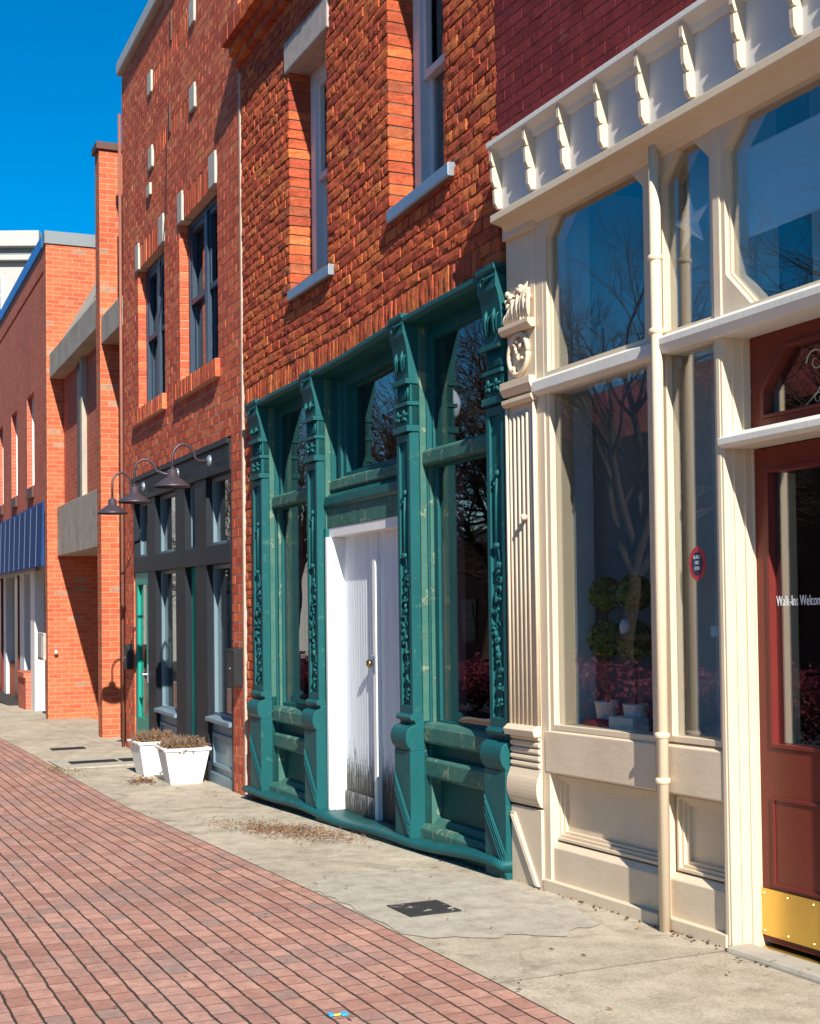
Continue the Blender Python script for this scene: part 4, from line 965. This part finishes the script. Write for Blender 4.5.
mb = MB(FA); mb.box(-22, UF-.3, 8.2, 8.3, -6, -.3); mb.build('roof', 'steel_coping', C0); mb = MB(FA); mb.box(-22, UF-.3, -1.2, 8.2, -6.2, -6); mb.box(-22.3, -22, -1.2, 8.3, -6, 0); mb.build('rear_wall', 'dark_brick', C0)
for h in slits:
    mb = MB(FA); mb.ring(rect(*h), rect(h[0]+.05, h[1]-.05, h[2]+.05, h[3]-.05), -.50, -.10); wn = mb.build('slit_window', 'white_paint', C0)
    p = MB(FA); p.prism(rect(h[0]+.05, h[1]-.05, h[2]+.05, h[3]-.05), -.44, -.436); p.build('pane', 'window_glass', wn)
    p = MB(FA); p.box(h[0], h[1], h[2], h[3], -.51, -.505); p.build('inner_blind', 'paper', wn)
    p = MB(FA); p.box(h[0]+.25, h[1]+.0, h[2]-.24, h[2]-.03, 0, .05); p.build('sill', 'brown_cap', wn, .006)
# bay recess between pier and side wall
mb = MB(FA); mb.box(UF, -.02, 3.55, 6.0, -.42, -.30); mb.box(UF, -.02, -.9, 3.6, -1.3, -1.2); mb.build('recess_wall', 'brown_brick', C0)
mb = MB(FA); mb.box(-5.2, -4.55, 3.6, 5.95, -.36, -.28); mb.build('recess_slot', 'black_box', C0); mb = MB(FA); mb.box(-4.55, -4.35, 3.6, 5.95, -.36, -.22); mb.build('recess_post', 'raw_concrete', C0)
mb = MB(FA); mb.along_u([(-.9, 5.9), (-.05, 5.9), (-.05, 6.34), (-.13, 6.36), (-.9, 7.75), (-1.0, 7.75)], UF, -1.76); mb.build('upper_beam', 'raw_concrete', C0, .01)
mb = MB(FA); mb.along_u([(-.9, 5.56), (-.02, 5.56), (-.02, 5.95), (-.5, 6.1), (-.9, 6.1)], -1.44, -.03); mb.build('upper_beam', 'raw_concrete', C0, .01)
mb = MB(FA); mb.box(UF, -1.76, 2.72, 3.60, -1.2, -.17); mb.build('lower_band', 'raw_concrete', C0, .01)
mb = MB(FA); mb.box(-1.76, -1.44, -.9, 8.36, -1.2, -.004); mb.build('pier', 'orange_brick', C0)
mb = MB(FA); mb.box(-1.80, -1.40, 8.36, 8.47, -1.25, .04); mb.build('pier_cap', 'brown_cap', C0, .01)
# shop below the panel awning
mb = MB(FA); mb.box(-22, -13.6, -1.2, .44, -.8, -.5); mb.build('shop_bulkhead', 'brown_brick', C0)
mb = MB(FA); mb.box(-22, UF-.3, 3.5, 3.54, -1.4, -.05); mb.box(-22, UF-.3, .4, 3.5, -2.6, -2.5); mb.box(-22, UF-.3, -1.2, -.35, -2.5, .0); mb.build('shop_interior', 'room_dark', C0)
for u0, u1, m_ in ((-21, -20.3, 'window_white'), (-18.6, -18.2, 'maroon_paint'), (-17.6, -17.1, 'window_white'), (-15.3, -14.7, 'maroon_paint'), (-14.3, -13.5, 'window_white')):
    mb = MB(FA); mb.box(u0, u1, -.4, 2.75, -.62, -.42); mb.build('shop_post', m_, C0, .01)
mb = MB(FA); mb.prism(rect(-21, -13.6, .45, 2.7), -.6, -.595); mb.build('shop_pane', 'window_glass', C0)
mb = MB(FA); mb.box(-22, UF-.3, 2.55, 3.5, -.7, -.3); mb.build('shop_head', 'window_white', C0)
mb = MB(FA); mb.box(-10.7, -10.05, -.9, 2.55, -.4, -.2); mb.build('corner_pillar', 'white_paint', C0, .01)
mb = MB(FA); mb.box(-11.9, -10.7, -.9, .36, -.5, -.1); mb.box(-11.95, -10.7, .36, .46, -.55, -.06); mb.build('low_brick_wall', 'brown_brick', C0)
mb = MB(FA); mb.ring(rect(-13.4, -12.0, -.6, 2.5), rect(-13.1, -12.3, -.1, 2.2), -.9, -.75); dd_ = mb.build('shop_door', 'light_blue_paint', C0, .01)
mb = MB(FA); mb.prism(rect(-13.1, -12.3, -.1, 2.2), -.83, -.825); mb.build('pane', 'window_glass', dd_)
aw = thing('awning', 'blue panel awning with thin pale stripes over the far shop', 'awning', FA.T(-12, 2.55, .0))
mb = MB(FA); mb.along_u([(.0, 3.74), (.03, 3.70), (.06, 2.56), (.0, 2.56)], -22, -7.15, n=4); mb.build('panel', 'awning_blue', aw)
x = -7.9
while x > -21.8:
    mb = MB(FA); mb.along_u([(.031, 3.69), (.061, 2.57), (.068, 2.57), (.038, 3.69)], x, x+.035); x -= .85
    mb.build('stripe', 'awning_stripe', aw)
mt = thing('meter_box', 'small grey-green meter box at the corner of the far brick building', 'meter box', FA.T(-7.2, 1.0, .02))
mb = MB(FA); mb.box(-7.7, -6.95, .85, 1.35, .0, .06); mb.build('case', 'lintel_stone', mt, .02); mb = MB(FA); mb.box(-7.6, -7.05, .9, 1.3, .06, .07); mb.build('cover', 'grey_coping', mt, .01)
mb = MB(FA); mb.tube([(-6.745, 1.02, -.13), (-6.70, 1.02, -.13), (-6.66, .98, -.13)], .035, 8); o = mb.build('wall_tap', 'limestone', None, 0, True); tag(o, 'small pale tap on the sunlit orange brick side wall', 'tap')

# white building beyond
WB = thing('white_office_building', 'distant white building with stepped cornice and dark windows beyond the brick roofline', 'building', (-30, 75, -4))
FW = Fr((-19.17, 69.5, -4), (1, .02, 0), (.02, -1, 0))
mb = MB(FW); mb.box(-30, 0, 0, 22.0, -18, 0); mb.build('wall', 'white_plaster', WB)
mb = MB(FW); mb.box(-30.2, .2, 22.9, 23.6, -18, .25); mb.build('parapet', 'white_plaster', WB, .03)
mb = MB(FW); mb.box(-30.2, .45, 22.72, 22.9, -18, .5); mb.build('cornice', 'white_plaster', WB, .03)
mb = MB(FW); mb.box(-30.2, .3, 22.02, 22.3, -18, .4); mb.build('lower_cornice', 'white_plaster', WB, .03)
mb = MB(FW); mb.box(-30, .05, 22.3, 22.72, -17, .1); mb.build('frieze', 'steel_coping', WB)
for k in range(9):
    for v in (19.3, 15.4, 11.5):
        u = -1.75-k*1.35-1.1
        mb = MB(FW); mb.box(u, u+1.1, v, v+2.0, -.1, .03); wn = mb.build('window', 'white_paint', WB)
        mb = MB(FW); mb.box(u+.08, u+1.02, v+.08, v+.95, 0, .05); mb.build('pane', 'navy_sash', wn); mb = MB(FW); mb.box(u+.08, u+1.02, v+1.03, v+1.9, 0, .045); mb.build('pane', 'navy_sash', wn)

# ================================================================== THINGS ON THE PAVEMENT
def planter(s, t, lb, yaw=0, plant_lb=''):
    c = G(s, t, 0); r = thing('planter', lb, 'planter', c, 'white tapered planters in front of the blue shopfront')
    ca, sa = math.cos(yaw), math.sin(yaw)
    class PF:
        def T(self, u, v, w):
            a, b = u*ca-w*sa, u*sa+w*ca
            p = c+GD*a+GN*b; return Vector((p.x, p.y, c.z+v))
    fr = PF()
    mb = MB(fr)
    def ringz(h, k): return [(-h, k, -h), (h, k, -h), (h, k, h), (-h, k, h)]
    P = ringz(.158, .0)+ringz(.222, .335)+ringz(.20, .335)+ringz(.19, .26)
    fs = []
    for L in range(3):
        for i in range(4): fs.append((L*4+i, L*4+(i+1) % 4, L*4+4+(i+1) % 4, L*4+4+i))
    fs += [(3, 2, 1, 0)]
    mb.add(P, fs); tub = mb.build('tub', 'planter_white', r, .004)
    mb = MB(fr); o = [(-.29, .38), (.29, .38), (.29, .42), (-.29, .42)]
    P = ringz(.236, .332)+ringz(.240, .352)+ringz(.236, .362)+ringz(.19, .362)+ringz(.19, .33)
    fs = [(L*4+i, L*4+(i+1) % 4, ((L+1) % 5)*4+(i+1) % 4, ((L+1) % 5)*4+i) for L in range(5) for i in range(4)]
    mb.add(P, fs); mb.build('rim', 'planter_white', r, .004)
    mb = MB(fr); mb.box(-.19, .19, .26, .31, -.19, .19); mb.build('soil', 'soil', r)
    pl_ = thing('potted_plant', plant_lb, 'plant', c+Vector((0, 0, .31)), 'dried low plants in the white planters')
    mb = MB(fr)
    for k in range(330):
        a = random.uniform(0, 6.28); q = .17*math.sqrt(random.random()); u, w_ = q*math.cos(a), q*math.sin(a)
        L = random.uniform(.07, .16)*(1.15-q*2.2); du, dw = u*.5+random.uniform(-.04, .04), w_*.5+random.uniform(-.04, .04)
        mb.tube([(u, .305, w_), (u+du*.4, .305+L*.7, w_+dw*.4), (u+du, .305+L*1.15, w_+dw)], [.006, .005, .002], 4)
        if k % 2: 
            for z in range(3): mb.blob((u+du*.8+random.uniform(-.02, .02), .32+L*random.random(), w_+dw*.8+random.uniform(-.02, .02)), (.012, .006, .012), random.randint(0, 1), 5, 3)
    mb.build('dry_stems', ['dry_twig', 'dry_leaf'], pl_)
    return r
planter(-8.50, .265, 'nearer white square planter, overlapping the other planter', .05, 'dried brown low plant in the nearer white planter')
planter(-9.42, .335, 'farther white square planter, standing by the green glazed door', -.04, 'dried brown low plant in the farther white planter')

mb = MB(); 
cov = thing('cover_plate', 'dark mottled square iron cover set in the pale patched concrete', 'cover', G(-1.45, .84, .008))
sq = [(-1.62, .99), (-1.40, 1.0), (-1.285, .70), (-1.60, .72)]
mb = MB(); mb.add([G(a, b, .0) for a, b in [(-1.60, .985), (-1.30, .985), (-1.30, .70), (-1.60, .70)]]+[G(a, b, .010) for a, b in [(-1.60, .985), (-1.30, .985), (-1.30, .70), (-1.60, .70)]], [(4, 5, 6, 7), (0, 1, 5, 4), (1, 2, 6, 5), (2, 3, 7, 6), (3, 0, 4, 7)], raw=True); mb.build('plate', 'mottled_iron', cov)
hat = thing('utility_hatch', 'white framed hatch with dark grates sunk in the walk by the far planter', 'hatch', G(-10.8, .6, 0))
mb = MB(GF)
mb.box(-11.35, -10.35, .0, .02, 0.0, 1.14); mb.build('hatch_slab', 'patch_concrete', hat, .006)
mb = MB(GF); mb.box(-10.95, -10.72, .02, .03, .45, .98); mb.build('grate', 'iron', hat); mb = MB(GF); mb.box(-10.98, -10.66, .02, .03, .02, .40); mb.build('grate', 'iron', hat)
mb = MB(GF); mb.box(-12.95, -12.72, -.01, .012, .44, .86); o = mb.build('drain_grate', 'iron'); tag(o, 'narrow dark drain slot in the walk near the brick pier', 'drain')

# grit and dirt gathered along the foot of the fronts
mb = MB(GF)
for k in range(420):
    s_ = random.uniform(-7.0, .3); t_ = abs(random.gauss(0, .035))+.005
    mb.blob((s_, .004, t_+(.03 if s_ < -2.1 else 0)), (random.uniform(.003, .010), random.uniform(.002, .005), random.uniform(.003, .009)), random.randint(0, 1), 5, 3, jit=.4)
o = mb.build('foot_grit', ['dirt', 'soil'], recalc=False); tag(o, 'dark grit and crumbs gathered along the foot of the shopfronts', 'grit', kind='stuff')
# leaf litter
def leaf_mesh(n, fn, size, mats):
    mb = MB()
    for k in range(n):
        s, t = fn(); c = G(s, t, .006+random.random()*.012); a = random.uniform(0, 6.28); L = size*random.uniform(.6, 1.3); wd = L*random.uniform(.35, .6)
        d = Vector((math.cos(a), math.sin(a), random.uniform(-.15, .3))); e = Vector((-math.sin(a), math.cos(a), random.uniform(-.3, .3)))
        curl = random.uniform(.1, .5)*L
        P = [c-d*L*.5, c-e*wd*.4+Vector((0, 0, curl*.4)), c+d*L*.5+Vector((0, 0, curl*.3)), c+e*wd*.4+Vector((0, 0, curl*.5)), c]
        mb.add(P, [(0, 1, 4), (1, 2, 4), (2, 3, 4), (3, 0, 4)], random.randrange(len(mats)), raw=True)
    return mb
def pile():
    while True:
        s, t = random.gauss(-4.55, .38), random.gauss(.50, .14)
        if .12 < t < 1.1: return s, t+(-4.55-s)*.25
mb = leaf_mesh(1500, pile, .027, 0 or ['dry_leaf', 'dry_twig']); o = mb.build('leaf_litter', ['dry_leaf', 'dry_twig'], recalc=False); tag(o, 'heap of brown leaves and straw on the concrete before the teal doors', 'leaves', kind='stuff')
def edge():
    r = random.random()
    if r < .45:
        s = random.uniform(-5, .2); return s, abs(random.gauss(.05, .05))
    if r < .8: return random.uniform(-11, 1), random.uniform(.05, 1.3)
    return random.uniform(-9, 1), random.uniform(1.2, 3.6)
mb = leaf_mesh(230, edge, .028, ['dry_leaf', 'dry_twig', 'soil']); o = mb.build('scattered_leaves', ['dry_leaf', 'dry_twig', 'soil'], recalc=False); tag(o, 'loose brown leaves and crumbs scattered over the walk and paving', 'leaves', kind='stuff')
def far_pile(): return random.gauss(-10.3, .3), random.gauss(1.15, .12)
mb = leaf_mesh(240, far_pile, .03, ['dry_leaf', 'leaf_green']); o = mb.build('leaf_drift', ['dry_leaf', 'leaf_green'], recalc=False); tag(o, 'dry leaves drifted along the paving edge by the hatch', 'leaves', kind='stuff')
def planter_pile(): return random.gauss(-8.75, .16), random.gauss(.62, .07)
mb = leaf_mesh(120, planter_pile, .05, ['dry_leaf', 'dry_twig']); o = mb.build('leaf_clump', ['dry_leaf', 'dry_twig'], recalc=False); tag(o, 'clump of dry leaves at the foot of the white planters', 'leaves', kind='stuff')
r = thing('litter_scrap', 'small blue and yellow scrap of plastic on the brick paving', 'litter', G(.09, 1.9, 0))
mb = MB(GF); mb.prism([(.075, .0), (.10, .0), (.10, .006), (.075, .008)], 1.925, 1.945); mb.build('blue_end', 'scrap_blue', r); mb = MB(GF); mb.prism([(.09, .0), (.10, .0), (.10, .006), (.09, .005)], 1.90, 1.925); mb.build('yellow_middle', 'scrap_yellow', r)
mb = MB(GF); mb.prism([(.085, .0), (.115, .0), (.115, .006), (.085, .008)], 1.875, 1.90); mb.build('blue_end', 'scrap_blue', r)

# ================================================================== THINGS IN THE CREAM WINDOWS
def star():
    c = None; mb = MB(FC); R, r_ = .145, .055
    P = [(1.69, 3.30, -.055), (1.69, 3.30, -.12)]
    for k in range(10):
        a = math.pi/2+k*math.pi/5+.08; q = R if k % 2 == 0 else r_
        P.append((1.69+q*math.cos(a), 3.30+q*math.sin(a)*1.0, -.085))
    fs = []
    for k in range(10): i, j = 2+k, 2+(k+1) % 10; fs += [(0, i, j), (1, j, i)]
    mb.add(P, fs); o = mb.build('star_ornament', 'lettering'); tag(o, 'white folded paper star hanging in the narrow cream window', 'star')
star()
mb = MB(FC); mb.box(2.0, 3.02, 3.14, 3.54, -.135, -.125); o = mb.build('roller_blind', 'pale_blue', None, .002); tag(o, 'pale blue blind panel behind the upper window over the door', 'blind')
st = thing('window_sticker', 'round red-rimmed sticker with dark centre on the narrow cream window', 'sticker', FC.T(1.743, 1.61, -.07))
def disc(mb, cu, cv, ru, rv, w0, w1, n=28): mb.prism([(cu+ru*math.cos(2*math.pi*i/n), cv+rv*math.sin(2*math.pi*i/n)) for i in range(n)], w0, w1)
mb = MB(FC); disc(mb, 1.743, 1.69, .062, .078, -.0455, -.0445); mb.build('red_ring', 'sticker_red', st)
mb = MB(FC); disc(mb, 1.743, 1.69, .040, .056, -.0445, -.0438); mb.build('dark_centre', 'sticker_navy', st)
for k, tx in enumerate(('BLACK', 'FREE', 'ZONE')):
    text_part(tx, 1.743, 1.712-k*.026, -.0433, .024, 'sticker_grey', st, FC, 'lettering', .75, 'CENTER')
mb = MB(FC); mb.box(1.775, 1.84, 1.35, 1.40, -.094, -.09); o = mb.build('paper_card', 'pale_blue'); tag(o, 'small pale blue card behind the narrow cream window', 'card')
def topiary(u, wv, lb):
    r = thing('topiary', lb, 'topiary', FC.T(u, .83, wv), 'ball topiaries in the cream shop window')
    mb = MB(FC); mb.lathe([(.05, 0), (.07, .16), (.075, .17), (.06, .17), (.0, .15)], FC.T(u, .83, wv), 14); mb.build('pot', 'white_paint', r, 0, True)
    mb = MB(FC); mb.tube([(u, .97, wv), (u+.005, 1.3, wv), (u, 1.55, wv)], .008, 6); mb.build('stem', 'twig', r)
    mb = MB(FC)
    for (cv, R, nn) in ((1.575, .088, 1100), (1.33, .10, 900)):
        for k in range(nn):
            d = Vector((random.gauss(0, 1), random.gauss(0, 1), random.gauss(0, 1))).normalized(); q = R*random.uniform(.75, 1.06)
            c = Vector((u, cv, wv))+d*q; e = d.orthogonal().normalized(); e.rotate(Matrix.Rotation(random.uniform(0, 6.28), 3, d)); f_ = d.cross(e); s_ = random.uniform(.008, .016)
            mb.add([tuple(c-e*s_*.5), tuple(c+f_*s_+d*.004), tuple(c+e*s_*.5+d*.008), tuple(c-f_*s_)], [(0, 1, 2, 3)], 0)
    mb.build('foliage', 'leaf_green', r, recalc=False)
topiary(.70, -.24, 'left ball topiary on a stem in the cream shop window')
topiary(.99, -.22, 'right ball topiary on a stem in the cream shop window, beside the pipe')
mb = MB(FC); mb.tube([(.62, .875, -.16), (.76, .875, -.15), (.86, .875, -.16)], [.03, .04, .035], 10); o = mb.build('cloth_roll', 'cloth_red', None, 0, True); tag(o, 'rolled dull red cloth on the sill of the cream shop window', 'cloth')
mb = MB(FC); mb.box(.88, 1.10, .83, .935, -.22, -.12); o = mb.build('white_box', 'paper', None, .004); tag(o, 'low white box on the sill of the cream shop window', 'box')
mb = MB(FC); mb.lathe([(.0, 0), (.022, 0), (.028, .03), (.03, .05), (.018, .075), (.0, .08)], FC.T(1.03, 1.36, -.13), 14); o = mb.build('white_vase', 'globe_white', None, 0, True); tag(o, 'small white vase on the dark display stand below the ball topiaries', 'vase')
mb = MB(FC); mb.box(.98, 1.36, .83, 1.34, -.62, -.58); mb.box(.98, 1.02, .83, 1.34, -.58, -.36); mb.box(1.32, 1.36, .83, 1.34, -.58, -.36); mb.box(.98, 1.36, 1.335, 1.36, -.6, -.10); o = mb.build('display_stand', 'twig', None, .003); tag(o, 'dark wooden display stand in the cream shop window', 'stand')

# ================================================================== ACROSS THE STREET (seen in the glass)
def tree_mesh(seed, H):
    rnd = random.Random(seed); tr = MB(); br = MB()
    def grow(mb, p, d, L, r, lev):
        n = 4; pts = [p.copy()]; rr = [r]; q = p.copy(); dd = d.copy()
        for i in range(n):
            dd = (dd+Vector((rnd.gauss(0, .13), rnd.gauss(0, .13), rnd.gauss(.03, .08)))).normalized(); q = q+dd*L/n; pts.append(q.copy()); rr.append(r*(1-.45*(i+1)/n))
        mb.tube(pts, rr, 7 if lev < 2 else (5 if lev < 3 else 3), cap=False, raw=True)
        if lev >= 5:
            for i in range(2):
                b = pts[rnd.randint(1, n)]; nd = (dd+Vector((rnd.gauss(0, .6), rnd.gauss(0, .6), rnd.gauss(.1, .5)))).normalized()
                mb.tube([b, b+nd*L*.5, b+nd*L+Vector((rnd.gauss(0, .05), rnd.gauss(0, .05), .03))], [r*.6, r*.5, r*.3], 3, cap=False, raw=True)
            return
        k = [7, 5, 4, 4, 4][lev]
        for i in range(k):
            f = rnd.uniform(.35, 1) if lev else rnd.uniform(.5, 1); idx = min(n-1, int(f*n)); b = pts[idx].lerp(pts[idx+1], f*n-idx)
            ax = dd.orthogonal().normalized(); ax.rotate(Matrix.Rotation(rnd.uniform(0, 6.28), 3, dd)); nd = dd.copy(); nd.rotate(Matrix.Rotation(rnd.uniform(.35, .95), 3, ax))
            grow(br, b, nd, L*rnd.uniform(.55, .78), rr[idx]*.62, lev+1)
    grow(tr, Vector((0, 0, 0)), Vector((0, 0, 1)), H*.38, .2, 0)
    return tr, br
protos = []
for sd in (3, 11):
    tr, br = tree_mesh(sd, 9.5); protos.append((tr, br))
tspots = [(-7.5, 13, 0), (-18.0, 12.5, 1), (-20.8, 9.2, 0), (-24.5, 12, 1), (-28.5, 10, 0), (-36, 10.2, 1), (-45, 11.5, 0), (-4, 13, 1)]
tlab = ['bare tree across the street, second nearest of the row behind the red hedge', 'bare tree just short of the globe street lamp across the street', 'bare tree just past the nearer globe street lamp across the street', 'bare tree set back from the hedge, midway along the row', 'bare tree in front of the red-roofed brick house', 'bare tree by the farther gap between the two houses', 'farthest bare tree, in front of the white house across the street', 'bare tree across the street opposite the cream shop door']
first = {}
for (s, t, k), lb in zip(tspots, tlab):
    r = thing('bare_tree', lb, 'tree', G(s, t, -.05), 'bare winter trees across the street')
    if k not in first:
        sv = r.location.copy(); r.location = (0, 0, 0)
        a = protos[k][0].build('trunk', 'bark', r, 0, True, recalc=False); b = protos[k][1].build('crown', 'bark', r, 0, True, recalc=False)
        r.location = sv; first[k] = (a, b); r.scale = (1.1, 1.1, 1.25)
    else:
        for q in first[k]:
            c = q.copy(); COL.objects.link(c); c.parent = r
        r.rotation_euler = (0, 0, s*1.7); r.scale = (1.1, 1.1, 1.25)
# red hedge
def shrub_mesh():
    mb = MB()
    for k in range(2600):
        d = Vector((random.gauss(0, 1), random.gauss(0, 1), random.gauss(0, 1))).normalized(); q = random.uniform(.6, 1.05)
        c = Vector((d.x*.75*q, d.y*.55*q, .5+d.z*.5*q*(1+.15*math.sin(d.x*9+d.y*7)))); s_ = random.uniform(.03, .06); e = Vector((random.gauss(0, 1), random.gauss(0, 1), random.gauss(0, 1))).normalized(); f_ = d.cross(e)
        mb.add([c-e*s_*.5, c+f_*s_, c+e*s_*.5, c-f_*s_], [(0, 1, 2, 3)], 0, raw=True)
    for k in range(9):
        a = random.uniform(0, 6.28); mb.tube([(0, 0, 0), (.3*math.cos(a), .2*math.sin(a), .4), (.5*math.cos(a), .4*math.sin(a), .75)], [.02, .014, .006], 5, 1, raw=True)
    return mb
sm = None
for i in range(24):
    s = -2-i*1.25
    lb = 'wine-red clipped shrub, number %d' % (i+1)
    if sm is None:
        sm = shrub_mesh().build('shrub', ['maroon_leaf', 'twig'], None, recalc=False); o = sm
    else: o = sm.copy(); COL.objects.link(o)
    o.location = G(s, 7.2+random.uniform(-.2, .2), -.02); o.rotation_euler = (0, 0, random.uniform(0, 6.28)); o.scale = (1, 1, random.uniform(.85, 1.1))
    tag(o, 'wine-red rounded shrub in the hedge row across the street', 'shrub', 'wine-red shrubs of the hedge across the street')
def street_lamp(s, t, lb):
    r = thing('street_lamp', lb, 'street lamp', G(s, t, 0), 'globe street lamps across the street')
    b = G(s, t, 0)
    mb = MB(); mb.lathe([(.16, 0), (.16, .12), (.11, .2), (.10, .7), (.07, .8), (.055, 1.0), (.05, 4.55), (.08, 4.6), (.05, 4.72), (.12, 4.85), (.10, 4.92)], b, 14); mb.build('post', 'iron', r, 0, True)
    mb = MB(); mb.lathe([(.10, 4.9), (.19, 5.02), (.22, 5.18), (.19, 5.34), (.10, 5.44), (.0, 5.45)], b, 18); mb.build('globe', 'globe_white', r, 0, True)
    mb = MB(); mb.lathe([(.11, 5.42), (.13, 5.46), (.06, 5.55), (.02, 5.7), (.0, 5.72)], b, 12); mb.build('finial', 'iron', r, 0, True)
street_lamp(-15.2, 5.75, 'nearer black street lamp with a white globe across the paving')
street_lamp(-50, 24, 'farther black street lamp with a white globe across the paving')
def opp(name, lb, s0, s1, t, h, m, roof=None, rows=2):
    r = thing(name, lb, 'building', G((s0+s1)/2, t, 0))
    mb = MB(GF); mb.box(s0, s1, -1, h, t, t+9); mb.build('wall', m, r)
    mb = MB(GF)
    if roof:
        mb.along_u([(t-.4, h), (t+9.4, h), (t+4.5, h+3)], s0-.3, s1+.3); mb.build('roof', roof, r)
    else:
        mb.box(s0-.1, s1+.1, h, h+.5, t-.2, t+9.1); mb.build('cornice', 'grey_coping', r)
    n = int((s1-s0)/2.2)
    for k in range(n):
        for j in range(rows):
            u = s0+.7+k*2.2; v = 1.0+j*3.1
            mb = MB(GF); mb.box(u, u+1.0, v, v+1.7, t-.06, t+.05); wn = mb.build('window', 'white_paint' if m == 'white_plaster' else 'maroon_paint', r); mb = MB(GF); mb.box(u+.08, u+.92, v+.08, v+1.62, t-.08, t-.05); mb.build('pane', 'navy_sash', wn)
opp('white_house', 'white rendered house across the street among the bare trees', -98, -59, 18, 7, 'white_plaster')
opp('brick_shop', 'long low dark brick shop across the street between the two houses', -57, -38, 21, 5, 'dark_brick', rows=1)
opp('brick_house', 'dark brick house with a red roof across the street', -36, -20, 20, 7.0, 'dark_brick', 'roof_red')
opp('brick_house', 'flat-topped dark brick building across the street opposite the cream shop', -17, -4, 21, 7.5, 'dark_brick')
